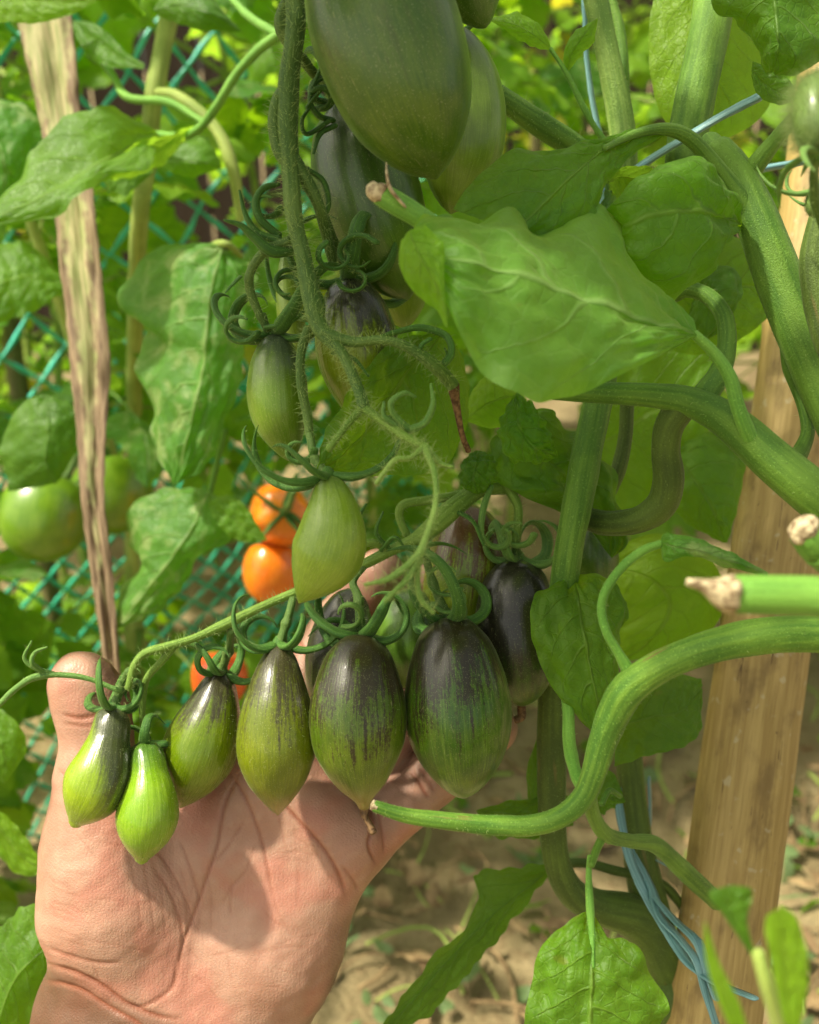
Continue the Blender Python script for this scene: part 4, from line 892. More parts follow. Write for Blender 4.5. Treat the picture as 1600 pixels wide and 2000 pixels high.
# loops of the sepals left of the upper stalk
for pts in [[(575, 490, .303, 13), (530, 490, .30, 15), (495, 462, .298, 12), (470, 440, .296, 8), (438, 430, .294, 3)],
            [(545, 470, .302, 12), (505, 455, .302, 9), (480, 420, .302, 7), (468, 372, .302, 3)],
            [(545, 460, .304, 10), (510, 430, .302, 11), (500, 395, .301, 11), (515, 368, .301, 9), (545, 360, .302, 5)],
            [(600, 585, .31, 8), (560, 580, .308, 7), (538, 555, .307, 7), (552, 530, .308, 6), (590, 525, .31, 5)]]:
    stem('sepal', PA, pts, [M['sepal'], M['hair']], hair=1.6, hl=.0011, sides=12, flat=.75)
for pts in [[(640, 200, .312, 9), (612, 190, .308, 10), (615, 160, .306, 9), (640, 150, .308, 5)], [(650, 235, .312, 9), (622, 225, .308, 9), (606, 190, .306, 8), (628, 130, .306, 5)], [(600, 210, .306, 6), (628, 175, .305, 6), (650, 160, .306, 4)],
            [(655, 245, .311, 8), (625, 262, .308, 7), (612, 300, .306, 3)], [(645, 235, .309, 7), (600, 262, .307, 7), (590, 235, .306, 6), (610, 205, .306, 4)], [(470, 540, .305, 5), (450, 560, .304, 4), (440, 572, .303, 2)],
            [(600, 330, .30, 8), (632, 355, .301, 9), (642, 400, .303, 8), (630, 430, .304, 6)], [(520, 640, .31, 8), (560, 632, .306, 7), (590, 612, .306, 5), (600, 590, .306, 3)],
            [(700, 1068, .331, 6), (690, 1040, .330, 7), (700, 1010, .329, 7), (715, 985, .329, 4)], [(760, 1072, .331, 7), (735, 1040, .328, 6), (748, 1000, .327, 3)], [(745, 1075, .331, 6), (770, 1050, .327, 6), (790, 1068, .327, 3)],
            [(860, 720, .292, 9), (882, 690, .292, 9), (870, 655, .294, 8), (820, 640, .296, 7), (770, 650, .297, 6), (738, 662, .296, 5)], [(895, 1000, .335, 7), (925, 1020, .332, 6), (945, 1065, .331, 4)], [(650, 690, .294, 5), (690, 700, .292, 6), (720, 735, .29, 3)]]:
    stem('sepal', PA, pts, [M['sepal'], M['hair']], hair=2.2, hl=.0013, sides=12, flat=.65)
# crumpled small leaves above the lower stalk
L3('leaf', PA, [(930, 880, .338), (905, 905, .336), (900, 945, .335), (930, 965, .337)], [(935, 880, .338), (930, 905, .330), (925, 935, .330), (932, 965, .337)], [(940, 880, .338), (968, 900, .336), (970, 940, .336), (934, 966, .337)], M['leaf_dark'], 7, 3, 4, .0014)
L3('leaf', PA, [(1010, 765, .335), (1040, 790, .33), (1070, 840, .33), (1090, 890, .335)], [(1008, 770, .335), (1010, 820, .326), (1040, 870, .324), (1090, 892, .335)], [(1000, 775, .335), (975, 850, .332), (1000, 900, .332), (1088, 895, .335)], M['leaf'], 10, 5, 4, .0020)
rq = np.random.default_rng(31)
for (cx, cy, dd_, R_, wd_) in [(700, 495, .302, 44, 9), (655, 500, .300, 36, 8), (690, 545, .305, 30, 7), (520, 400, .302, 30, 8), (470, 640, .305, 36, 9), (560, 560, .306, 26, 7), (625, 190, .308, 28, 9), (585, 880, .297, 30, 8), (850, 690, .292, 34, 7), (880, 1170, .330, 34, 7), (870, 1130, .328, 40, 7), (680, 1200, .327, 30, 8), (1010, 1040, .338, 34, 8), (970, 1050, .338, 26, 7)]:
    a0 = rq.uniform(0, 6.28); sg_ = rq.choice([-1, 1]); tt_ = np.linspace(0, 1, 9)
    stem('sepal', PA, [(cx+R_*(1-.35*t_)*math.cos(a0+sg_*5.0*t_), cy+R_*(.85-.3*t_)*math.sin(a0+sg_*5.0*t_), dd_+.004*math.sin(t_*4+a0), wd_*(1.05-.8*t_**2)) for t_ in tt_], [M['sepal' if cy < 1000 else 'sepal_lt'], M['hair']], hair=2.5, hl=.0013, sides=12, flat=.6, seed=int(cx))
stem('truss', PA, [(565, 470, .30, 9), (520, 488, .303, 9), (490, 530, .306, 9), (488, 565, .308, 9), (505, 610, .31, 8), (520, 640, .312, 7)], TS, hair=9, hl=.0026)
stem('truss', PA, [(602, 640, .295, 9), (588, 690, .298, 9), (588, 750, .300, 9), (600, 810, .302, 9), (605, 850, .303, 8)], TS, hair=10, hl=.0026)
# lower truss
stem('truss', PA, [(1130, 985, .357, 14), (1050, 955, .35, 13), (985, 952, .345, 14), (940, 955, .342, 16), (895, 985, .338, 20), (855, 1020, .335, 20), (815, 1052, .333, 15), (765, 1075, .333, 11), (715, 1100, .335, 10), (640, 1135, .338, 9), (575, 1158, .338, 9), (505, 1188, .335, 9), (435, 1222, .333, 10), (380, 1246, .331, 8), (330, 1262, .329, 9), (285, 1275, .328, 8), (262, 1300, .327, 7), (250, 1345, .327, 7)], [M['truss2'], M['hair']], hair=7, hl=.0024, label='fuzzy fruit stalk of the lower cluster held over the palm')
stem('truss', PA, [(340, 1262, .329, 7), (318, 1290, .331, 7), (285, 1330, .333, 7), (278, 1395, .334, 6), (285, 1440, .335, 6)], T2, hair=3.0, hl=.0018)
stem('truss', PA, [(930, 960, .343, 9), (850, 975, .34, 9), (790, 985, .337, 9), (780, 1010, .337, 8), (795, 1045, .337, 8)], T2, hair=3.0, hl=.002)
stem('truss', PA, [(985, 940, .343, 12), (1010, 985, .343, 9), (1012, 1020, .344, 9), (1005, 1062, .345, 10)], T2, hair=3.0, hl=.0018)
stem('truss', PA, [(765, 1075, .333, 8), (725, 1060, .331, 8), (690, 1070, .33, 8)], T2, hair=3.0, hl=.0018)
for pts in [[(960, 950, .335, 5), (945, 990, .333, 7), (940, 1040, .333, 6), (955, 1065, .334, 4)], [(235, 1350, .326, 5), (170, 1325, .325, 5), (110, 1318, .324, 6), (62, 1325, .322, 7), (25, 1350, .32, 6), (-10, 1385, .318, 5)],
            [(110, 1318, .324, 5), (70, 1305, .323, 5), (48, 1285, .322, 4), (62, 1252, .322, 2)], [(90, 1315, .324, 5), (64, 1296, .32, 5), (68, 1275, .32, 4), (92, 1264, .32, 2)]]:
    stem('sepal', PA, pts, [M['sepal_lt'], M['hair']], hair=1.2, hl=.0012, sides=10)
# leaves on this plant
L3('leaf', PA, [(830, 648, .315), (760, 672, .31), (700, 738, .30), (650, 820, .297), (612, 930, .295)], [(860, 655, .32), (800, 720, .312), (750, 790, .31), (690, 870, .305), (612, 930, .295)],
   [(880, 650, .33), (915, 740, .33), (905, 850, .32), (860, 915, .315), (740, 930, .31), (612, 930, .295)], M['leaf'], 9, 3, 3, .0013, label='dark leaf behind the blurred flower stalks')
L3('leaf', PA, [(1010, 850, .345), (975, 850, .34), (962, 890, .338), (980, 945, .338), (1060, 985, .345), (1130, 1010, .356), (1195, 1090, .352)], [(1010, 830, .352), (1045, 860, .345), (1080, 910, .345), (1130, 960, .352), (1180, 1030, .352), (1195, 1090, .352)],
   [(1010, 830, .352), (1060, 800, .355), (1120, 845, .36), (1190, 910, .358), (1215, 1000, .356), (1225, 1060, .352), (1195, 1090, .352)], M['leaf_dark'], 22, 8, 5, .0022, 3, 7, label='crumpled dark leaf right of the lower fruit stalk')
L3('leaf', PA, [(1120, 1122, .335), (1080, 1140, .33), (1042, 1165, .327), (1040, 1250, .325), (1075, 1335, .325), (1130, 1405, .325),  (1195, 1470, .328)], [(1120, 1122, .335), (1135, 1200, .325), (1150, 1290, .322), (1170, 1390, .323),  (1195, 1470, .328)],
   [(1120, 1122, .335), (1180, 1125, .332), (1220, 1170, .33), (1215, 1230, .328), (1205, 1310, .327), (1205, 1400, .328),  (1195, 1470, .328)], M['leaf'], 6, 4, 4, .0015, 2, 10, label='matt green leaf in front of the stem, right of the purple fruit')
L3('leaf', PA, [(1200, 1150, .34), (1170, 1200, .34), (1175, 1240, .34), (1197, 1240, .34)], [(1200, 1150, .34), (1195, 1180, .338), (1195, 1210, .338), (1197, 1240, .34)], [(1195, 1145, .34), (1225, 1180, .34), (1225, 1210, .34), (1198, 1242, .34)], M['leaf'], 2, 1, 3, .0004)
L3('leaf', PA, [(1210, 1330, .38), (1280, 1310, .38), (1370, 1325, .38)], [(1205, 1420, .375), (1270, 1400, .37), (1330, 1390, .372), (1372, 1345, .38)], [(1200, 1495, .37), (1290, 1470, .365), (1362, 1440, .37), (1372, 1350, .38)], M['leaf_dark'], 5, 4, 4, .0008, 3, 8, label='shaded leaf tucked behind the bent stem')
L3('leaf', PA, [(1200, 1070, .43), (1290, 1040, .43), (1380, 1080, .43), (1420, 1180, .43), (1340, 1270, .43), (1215, 1290, .43)], [(1200, 1110, .43), (1270, 1130, .42), (1310, 1180, .42), (1280, 1240, .42), (1215, 1295, .43)], [(1200, 1120, .43), (1170, 1180, .43), (1175, 1240, .43), (1213, 1292, .43)], M['leaf_br'], 5, 3, 4, .001, 2, 8)
L3('leaf', PA, [(1330, 870, .41), (1390, 840, .41), (1450, 880, .41), (1445, 980, .41), (1420, 1060, .41)], [(1320, 880, .41), (1350, 930, .40), (1390, 990, .40), (1415, 1060, .41)], [(1320, 890, .41), (1300, 960, .41), (1340, 1020, .41), (1412, 1060, .41)], M['leaf'], 7, 3, 4, .001, label='glossy leaf beside the wooden stake')
L3('leaf', PA, [(1150, 800, .42), (1250, 640, .42), (1400, 600, .42), (1410, 750, .42)], [(1130, 880, .42), (1200, 850, .42), (1280, 800, .42), (1410, 760, .42)], [(1130, 900, .42), (1220, 1000, .42), (1330, 960, .42), (1412, 770, .42)], M['leaf'], 6, 4, 4, .0012, 2, 8)
L3('leaf', PA, [(910, 820, .37), (920, 770, .37), (950, 735, .37), (1000, 740, .37)], [(910, 820, .37), (950, 790, .365), (990, 775, .365), (1030, 780, .37)], [(910, 822, .37), (950, 835, .37), (1000, 830, .37), (1030, 782, .37)], M['leaf_br'], 3, 1, 3, .0004)
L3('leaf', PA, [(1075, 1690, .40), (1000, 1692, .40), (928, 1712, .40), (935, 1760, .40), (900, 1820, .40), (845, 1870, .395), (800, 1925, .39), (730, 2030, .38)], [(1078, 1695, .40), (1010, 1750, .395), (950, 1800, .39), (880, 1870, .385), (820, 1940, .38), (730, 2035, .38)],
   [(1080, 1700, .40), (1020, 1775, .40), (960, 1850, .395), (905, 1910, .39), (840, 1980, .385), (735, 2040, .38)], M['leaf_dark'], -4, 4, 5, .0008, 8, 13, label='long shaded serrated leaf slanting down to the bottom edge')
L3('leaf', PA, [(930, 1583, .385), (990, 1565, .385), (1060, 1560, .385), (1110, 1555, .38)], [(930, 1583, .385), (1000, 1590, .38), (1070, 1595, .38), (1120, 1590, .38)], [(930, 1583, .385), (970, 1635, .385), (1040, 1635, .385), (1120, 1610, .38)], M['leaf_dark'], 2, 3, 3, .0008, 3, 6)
L3('leaf', PA, [(1150, 1570, .375), (1170, 1500, .375), (1205, 1520, .375), (1220, 1562, .37)], [(1150, 1575, .375), (1180, 1560, .372), (1200, 1560, .37), (1222, 1565, .37)], [(1150, 1580, .375), (1180, 1590, .375), (1200, 1575, .375), (1222, 1566, .37)], M['leaf_dark'], 2, 2, 3, .0006)
L3('leaf', PA, [(1050, 1440, .39), (1030, 1500, .39), (1035, 1590, .39), (1060, 1640, .39)], [(1055, 1430, .39), (1050, 1500, .385), (1052, 1580, .385), (1062, 1640, .39)], [(1055, 1430, .39), (1070, 1500, .39), (1068, 1580, .39), (1062, 1642, .39)], M['leaf_dark'], 2, 1, 3, .0004)

# ---------------------------------------------------------------- right-hand plant with thick stems
PB = empty('tomato_plant', G(1900, 2300), 'tomato plant with thick smooth stems and broad potato-type leaves at the right', 'tomato plant')
SG = [M['stem'], M['hair']]
stem('stem', PB, [(1400, 290, .325, 30), (1440, 345, .325, 38), (1480, 430, .322, 42), (1520, 540, .32, 42), (1560, 650, .318, 42), (1620, 790, .315, 44), (1720, 980, .31, 46), (1850, 1250, .31, 46)], SG, hair=2.6, hl=.0012, world_tail=[list(P(2000, 1700, .33))+[.009], list(G(1900, 2300))+[.010]], label='thick stem leaning down the right edge')
stem('stem', PB, [(1410, 310, .325, 30), (1385, 275, .33, 20)], SG)
stem('branch', PB, [(1455, 350, .325, 20), (1490, 305, .32, 18), (1530, 255, .315, 14), (1570, 215, .31, 13)], SG, hair=2, hl=.0016)
stem('branch', PB, [(1080, 768, .318, 14), (1130, 766, .315, 20), (1200, 768, .312, 22), (1270, 772, .309, 24), (1340, 782, .306, 29), (1400, 808, .303, 34), (1450, 845, .30, 38), (1510, 900, .297, 42), (1590, 965, .295, 46), (1700, 1050, .295, 48), (1850, 1250, .31, 44)], SG, hair=3.0, hl=.0012, label='thick horizontal branch with a knee')
stem('branch', PB, [(1335, 790, .308, 30), (1308, 830, .312, 30), (1300, 880, .316, 29), (1306, 935, .32, 30), (1292, 985, .325, 30), (1250, 1015, .33, 26), (1190, 1022, .34, 24), (1140, 1010, .35, 22)], [M['stem_dark'], M['hair']], hair=1.6, hl=.001)
stem('branch', PB, [(1315, 580, .335, 13), (1345, 566, .33, 15), (1385, 580, .325, 16), (1415, 620, .32, 17), (1420, 680, .315, 18), (1405, 730, .31, 22), (1375, 775, .307, 26)], SG, hair=1.2, hl=.0012)
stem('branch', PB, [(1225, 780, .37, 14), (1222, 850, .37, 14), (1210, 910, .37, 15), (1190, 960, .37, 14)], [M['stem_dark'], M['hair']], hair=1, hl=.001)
stem('stem', PB, [(1425, -260, .37, 42), (1405, -60, .365, 41), (1385, 60, .362, 40), (1362, 170, .36, 39), (1345, 260, .36, 37), (1335, 330, .36, 35), (1330, 420, .365, 34), (1328, 490, .37, 33)], [M['stem'], M['hair']], hair=1.4, hl=.001, label='thick upright olive stem at the top')
stem('stem', PB, [(1640, 300, .30, 26), (1610, 420, .30, 28), (1592, 520, .30, 28), (1610, 640, .30, 28), (1660, 760, .30, 26)], [M['stem_dark'], M['hair']], hair=.6, hl=.001)
stem('branch', PB, [(1532, 668, .335, 9), (1540, 720, .33, 11), (1565, 780, .328, 12), (1578, 840, .326, 13), (1562, 885, .322, 17), (1540, 915, .31, 20)], SG, hair=1, hl=.001)
# bent stem at lower right
stem('stem', PB, [(1900, 1300, .30, 38), (1750, 1245, .285, 38), (1620, 1242, .28, 36), (1540, 1240, .278, 35), (1450, 1250, .277, 34), (1360, 1272, .278, 33), (1285, 1305, .28, 33), (1230, 1345, .283, 34), (1200, 1395, .286, 31), (1178, 1450, .288, 27), (1160, 1510, .289, 24), (1140, 1555, .29, 24), (1100, 1592, .29, 22), (1040, 1612, .29, 20), (960, 1612, .289, 18), (860, 1602, .287, 17), (790, 1592, .286, 15), (732, 1574, .285, 12)],
     [M['stem_scar'], M['hair']], hair=4.5, hl=.0008, n=150, ribs=.035, lump=.08, label='long bent stem ending in a cut tip over the fingers')
stem('cut_end', PB, [(735, 1575, .2850, 10.5), (727, 1572, .2848, 10)], [M['cut']], lump=.3, tr=.35)
stem('branch', PB, [(1228, 1310, .283, 14), (1208, 1275, .282, 10), (1185, 1235, .281, 9), (1175, 1190, .281, 9), (1185, 1150, .28, 9), (1215, 1108, .28, 9), (1255, 1076, .279, 9), (1290, 1062, .279, 8)], [M['stem_bright'], M['hair']], hair=1.2, hl=.001)
stem('branch', PB, [(1100, 1290, .34, 10), (1106, 1350, .332, 11), (1110, 1390, .325, 12), (1112, 1450, .318, 13), (1125, 1510, .305, 13), (1148, 1550, .295, 15)], [M['stem_bright'], M['hair']], hair=1.2, hl=.001)
stem('branch', PB, [(1150, 1555, .292, 16), (1160, 1595, .30, 15), (1185, 1630, .31, 15), (1230, 1642, .325, 14), (1280, 1650, .34, 16), (1330, 1695, .355, 18), (1400, 1760, .375, 18)], [M['stem'], M['hair']], hair=1.2, hl=.001)
stem('branch', PB, [(1180, 1630, .31, 9), (1165, 1660, .306, 8), (1155, 1690, .30, 7)], [M['stem'], M['hair']])
stem('branch', PB, [(1175, 1570, .33, 6), (1190, 1545, .335, 6), (1212, 1555, .34, 5)], [M['stem'], M['hair']])
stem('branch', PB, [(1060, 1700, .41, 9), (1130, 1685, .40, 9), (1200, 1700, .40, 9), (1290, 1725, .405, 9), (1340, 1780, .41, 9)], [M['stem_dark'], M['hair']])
# leaves
L3('leaf', PB, [(1362, 655, .285), (1318, 590, .290), (1262, 540, .295), (1215, 478, .298), (1195, 430, .300), (1150, 394, .300), (1085, 408, .296), (1035, 430, .292), (985, 416, .282), (930, 424, .276), (880, 410, .268), (832, 430, .260), (795, 468, .252)],
   [(1362, 655, .285), (1280, 630, .27), (1190, 600, .262), (1090, 565, .255), (990, 530, .248), (900, 510, .244), (795, 490, .25)],
   [(1362, 655, .285), (1300, 690, .27), (1220, 728, .26), (1150, 762, .255), (1085, 780, .25), (1040, 788, .246), (1000, 770, .244), (968, 748, .244), (930, 700, .243), (893, 640, .243), (872, 590, .244), (850, 545, .246), (795, 500, .25)],
   M['leaf_big'], 14, 7, 3.3, .0018, 1, 9, N=140, K=26, label='broad pale green leaf in front of everything, tip curled under at the left')
L3('leaf', PB, [(785, 470, .25), (778, 510, .249), (800, 560, .2475), (852, 608, .2465), (872, 640, .2425)], [(800, 450, .246), (815, 490, .2425), (838, 530, .2415), (862, 580, .2415), (874, 640, .2425)], [(830, 438, .248), (858, 468, .2415), (868, 480, .2405), (868, 560, .2405), (875, 640, .2425)], M['leaf_yel'] if False else M['leaf_br'], 3, 1, 2, .0003, label='pale curled-under tip of the broad leaf')
stem('branch', PB, [(1355, 652, .286, 9), (1395, 690, .288, 12), (1425, 735, .289, 14), (1440, 790, .291, 14), (1458, 840, .294, 16), (1480, 885, .299, 19), (1500, 915, .304, 17)], [M['stem_bright'], M['hair']], hair=1.2, hl=.001)
L3('leaf', PB, [(1300, 250, .31), (1220, 255, .305), (1150, 282, .30), (1070, 292, .295), (990, 300, .29), (930, 345, .285), (885, 410, .283)], [(1300, 256, .31), (1230, 272, .303), (1170, 300, .297), (1110, 350, .29), (1060, 400, .285), (1010, 450, .282)],
   [(1300, 264, .31), (1240, 300, .305), (1200, 340, .30), (1170, 400, .295), (1130, 460, .29), (1020, 480, .284)], M['leaf'], 8, 4, 3, .0014, label='dark leaf arching left, its yellow midrib upward')
stem('branch', PB, [(1180, 290, .296, 5), (1240, 262, .303, 9), (1300, 252, .308, 12), (1350, 272, .312, 15), (1400, 330, .317, 18), (1440, 385, .32, 20), (1470, 440, .321, 18)], [M['stem'], M['hair']], hair=1, hl=.001)
L3('leaf', PB, [(1450, 440, .32), (1420, 385, .312), (1370, 325, .305), (1310, 312, .30), (1255, 345, .298), (1205, 405, .298), (1188, 350, .312)], [(1450, 440, .32), (1400, 420, .30), (1340, 410, .292), (1270, 420, .29), (1215, 440, .294), (1185, 370, .31)],
   [(1450, 450, .32), (1400, 480, .308), (1370, 540, .305), (1320, 590, .302), (1265, 560, .30), (1215, 490, .30), (1187, 400, .31)], M['leaf'], 34, 7, 3, .0020, 0, label='cupped leaf rolled around the blue twine')
L3('leaf', PB, [(1190, 345, .315), (1220, 325, .32), (1260, 325, .322), (1290, 335, .32)], [(1190, 355, .314), (1215, 345, .325), (1245, 350, .33), (1280, 350, .32)], [(1190, 370, .312), (1200, 395, .318), (1240, 380, .322), (1280, 352, .32)], M['leaf_br'], -4, 1, 2, .0003)
L3('leaf', PB, [(1290, -60, .385), (1270, 30, .385), (1268, 120, .385), (1285, 210, .385), (1325, 265, .385), (1370, 278, .385)], [(1400, -60, .38), (1385, 40, .378), (1370, 130, .376), (1362, 210, .376), (1370, 278, .385)], [(1470, -60, .385), (1480, 40, .385), (1510, 130, .385), (1500, 210, .385), (1440, 262, .385), (1370, 280, .385)], M['leaf_br'], 5, 3, 4, .0007, 1, 8, label='broad backlit leaf behind the upright olive stem')
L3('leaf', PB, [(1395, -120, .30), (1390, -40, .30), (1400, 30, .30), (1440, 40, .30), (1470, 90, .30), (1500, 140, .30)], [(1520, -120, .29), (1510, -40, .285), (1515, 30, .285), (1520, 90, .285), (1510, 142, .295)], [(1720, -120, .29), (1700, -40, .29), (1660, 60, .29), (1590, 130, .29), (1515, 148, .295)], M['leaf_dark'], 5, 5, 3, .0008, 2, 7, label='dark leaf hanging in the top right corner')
L3('leaf', PB, [(1470, 120, .32), (1500, 130, .32), (1545, 160, .32), (1560, 190, .32)], [(1468, 135, .32), (1490, 160, .32), (1520, 180, .32), (1555, 192, .32)], [(1468, 150, .32), (1480, 185, .32), (1520, 205, .32), (1555, 196, .32)], M['leaf_dark'], 3, 1, 3, .0004)
L3('leaf', PB, [(1360, 560, .37), (1400, 520, .37), (1448, 540, .37), (1440, 600, .37), (1415, 640, .37)], [(1355, 580, .37), (1390, 570, .365), (1415, 590, .365), (1415, 640, .37)], [(1350, 600, .37), (1340, 640, .37), (1370, 670, .37), (1412, 642, .37)], M['leaf_dark'], 4, 3, 3, .0008)
L3('leaf', PB, [(1255, 600, .385), (1300, 520, .385), (1370, 470, .385), (1440, 460, .385), (1500, 500, .385)], [(1250, 620, .385), (1330, 580, .38), (1420, 560, .38), (1500, 560, .385)], [(1250, 640, .385), (1330, 690, .385), (1420, 680, .385), (1500, 620, .385)], M['leaf'], 5, 4, 3, .001, 2, 7)
L3('leaf', PB, [(1290, 1055, .279), (1305, 1040, .278), (1370, 1055, .276), (1440, 1085, .275), (1500, 1118, .275)], [(1290, 1060, .279), (1320, 1068, .274), (1380, 1080, .272), (1440, 1100, .272), (1500, 1122, .275)], [(1290, 1066, .279), (1300, 1098, .277), (1345, 1085, .275), (1420, 1108, .275), (1500, 1126, .275)], M['leaf_mot'], 3, 2, 3, .0005, label='small folded leaf at the end of the thin curved shoot')
L3('leaf', PB, [(1150, 1780, .298), (1105, 1800, .294), (1055, 1855, .29), (1038, 1920, .288), (1025, 1990, .286), (1020, 2100, .285)], [(1152, 1780, .298), (1158, 1850, .288), (1155, 1930, .284), (1150, 2020, .282), (1150, 2140, .285)],
   [(1156, 1780, .298), (1190, 1830, .294), (1240, 1845, .29), (1275, 1905, .288), (1302, 1955, .287), (1290, 2010, .286), (1240, 2100, .285)], M['leaf'], 12, 5, 3, .0014, 1, 9, N=110, K=22, label='broad veined leaf pointing down at the bottom edge')
stem('petiole', PB, [(1152, 1672, .303, 5), (1150, 1710, .301, 6), (1152, 1760, .299, 8), (1156, 1830, .2905, 7), (1157, 1890, .2865, 5)], [M['stem_bright'], M['hair']], hair=1, hl=.001)
# cut shoots close to the camera
CS_ = empty('cut_shoot', P(1900, 1190, .21), 'blurred pruned shoot with a torn tan end, the longer of two at right edge', 'pruned shoot')
stem('shoot', CS_, [(1440, 1160, .20, 37), (1500, 1162, .20, 39), (1580, 1165, .20, 40), (1700, 1172, .20, 42), (1900, 1190, .21, 42), (2700, 1300, .26, 42)], [M['stem_bright'], M['hair']], hair=.8, hl=.0008)
stem('cut_end', CS_, [(1442, 1160, .1995, 37), (1420, 1158, .20, 37), (1400, 1152, .20, 27), (1375, 1142, .20, 14), (1342, 1136, .20, 7)], [M['cut']], lump=.3, tr=.35)
CT = empty('cut_shoot', P(1700, 1150, .24), 'blurred pruned shoot with a round whitish cut end above the longer one', 'pruned shoot')
stem('shoot', CT, [(1572, 1040, .232, 33), (1600, 1075, .234, 34), (1700, 1160, .24, 36), (2300, 1700, .30, 36)], [M['stem_bright'], M['hair']], hair=.8, hl=.0008)
stem('cut_end', CT, [(1572, 1040, .231, 34), (1562, 1030, .231, 31)], [M['cut']], lump=.2, sides=20)
CU = empty('cut_shoot', P(860, 445, .262), 'snapped shoot with brown papery torn skin in front of the dark fruit', 'pruned shoot')
stem('shoot', CU, [(742, 378, .262, 22), (775, 398, .262, 23), (820, 425, .264, 22), (900, 480, .27, 20)], [M['stem_bright'], M['hair']], hair=.8, hl=.001)
stem('cut_end', CU, [(748, 380, .2615, 21), (732, 372, .261, 17), (724, 360, .261, 10)], [M['cut']], lump=.3, tr=.35)
stem('torn_skin', CU, [(790, 402, .258, 10), (765, 372, .257, 12), (757, 345, .257, 10), (755, 318, .257, 3)], [M['cut']], lump=.4, flat=.3)
# hairy young fruit at the right edge
my = fruit_mat('young', (.09, .16, .03), (.16, .25, .06), (.06, .12, .02), .2, .3, .3)
fruit('small fuzzy unripe tomato with long pointed sepals at the right edge', [(1605, 300, .23), (1597, 225, .23), (1595, 150, .235)], 48, GREEN, my, fuzz=5000, fl_=.0035, sep=5, sl=60, sr=7, smat='sepal_lt', ped=[(1590, 340, .24, 9), (1600, 420, .25, 9), (1640, 520, .26, 9)], curl=1.6, phair=6) # 6, 60, 7, 'sepal_lt', ped=[(1590, 340, .262, 9), (1600, 420, .265, 9), (1640, 520, .27, 9)], curl=1.6, phair=4)
fruit('tiny green tomato bud below the fuzzy one at the right edge', [(1596, 372, .27), (1594, 400, .27), (1592, 425, .27)], 20, GREEN, my, 5, 48, 6, 'sepal_lt', curl=2.6, ped=[(1610, 350, .27, 7), (1640, 320, .275, 7)])
# blurred leafy tip at bottom right
NPn = empty('seedling', P(1560, 2300, .20), 'very blurred yellow-green shoot tip in the bottom right corner, close to the camera', 'seedling')
stem('stem', NPn, [(1480, 1860, .18, 13), (1500, 1930, .18, 15), (1530, 2040, .185, 18), (1560, 2300, .20, 20)], [M['stem_yel'], M['hair']])
for i, (a, b, c, mm_) in enumerate([([(1470, 1870, .18), (1415, 1790, .18), (1385, 1745, .18), (1420, 1730, .18)], [(1475, 1880, .18), (1435, 1800, .18), (1420, 1760, .18), (1425, 1730, .18)], [(1480, 1880, .18), (1460, 1800, .18), (1470, 1740, .18), (1430, 1728, .18)], 'leaf_dark'),
      ([(1540, 2030, .17), (1510, 1900, .17), (1495, 1800, .17), (1525, 1770, .17)], [(1545, 2030, .17), (1535, 1900, .17), (1530, 1830, .17), (1528, 1770, .17)], [(1560, 2030, .17), (1580, 1900, .17), (1560, 1800, .17), (1530, 1770, .17)], 'leaf_br'),
      ([(1450, 2060, .17), (1405, 1960, .17), (1380, 1880, .17), (1375, 1800, .17)], [(1460, 2060, .17), (1425, 1960, .17), (1395, 1880, .17), (1376, 1800, .17)], [(1475, 2060, .17), (1445, 1960, .17), (1405, 1880, .17), (1378, 1800, .17)], 'leaf_br')]):
    L3('leaf', NPn, a, b, c, M[mm_], 3, 1, 2, .0004)

# little shoot at the top
SH = empty('side_shoot', P(1175, 268, .352), 'thin young side shoot with two bright pointed leaves at the top, beside the twine', 'side shoot')
stem('stem', SH, [(1075, 95, .345, 4), (1105, 140, .347, 5), (1135, 200, .35, 6), (1160, 245, .352, 6), (1178, 272, .353, 6)], [M['stem_bright'], M['hair']], hair=1, hl=.001)
L3('leaf', SH, [(1078, 98, .345), (1060, 55, .343), (1010, 25, .342), (958, 35, .342)], [(1078, 98, .345), (1045, 70, .341), (1005, 48, .34), (958, 37, .342)], [(1078, 98, .345), (1040, 92, .344), (1000, 68, .342), (958, 40, .342)], M['leaf_br'], 2, 2, 3, .0003, 3, 6)
L3('leaf', SH, [(1108, 142, .347), (1100, 110, .346), (1120, 65, .344), (1168, 35, .343)], [(1108, 142, .347), (1115, 110, .343), (1135, 75, .341), (1168, 35, .343)], [(1108, 142, .347), (1130, 115, .346), (1160, 80, .344), (1168, 35, .343)], M['leaf_br'], 2, 1, 3, .0003, 2, 6)

# ---------------------------------------------------------------- fruit
FM = fruit_mat
D1 = (.035, .025, .022); DP = (.028, .012, .016)
m1 = FM('f_big', (.04, .10, .001), (.08, .15, .004), (.025, .032, .008), .36, .35, 1.1, dmax=.55, speck=.3, rough=.33)
m2 = FM('f_green', (.12, .21, .012), (.18, .29, .025), (.07, .11, .03), .15, .3, .5, rough=.3)
m3 = FM('f_dark', (.045, .11, .005), (.08, .16, .01), (.018, .032, .010), .4, .35, .8, dmax=.8, rough=.3)
m5 = FM('f_purp', (.14, .20, .006), (.22, .28, .02), (.018, .014, .018), .38, .12, .5, side=(1, 0), sa=.18, rough=.22)
ml = FM('f_lite', (.15, .25, .012), (.22, .33, .025), (.09, .15, .03), .12, .2, .35, rough=.34)
fruit('largest oblong fruit, dusky olive green, cut off by the top edge', [(700, -150, .285), (735, 0, .28), (790, 170, .28), (852, 350, .285)], 143, BLUNT, m1, 5, 100, 8, fuzz=700, ped=[(690, -190, .29), (640, -230, .30)])
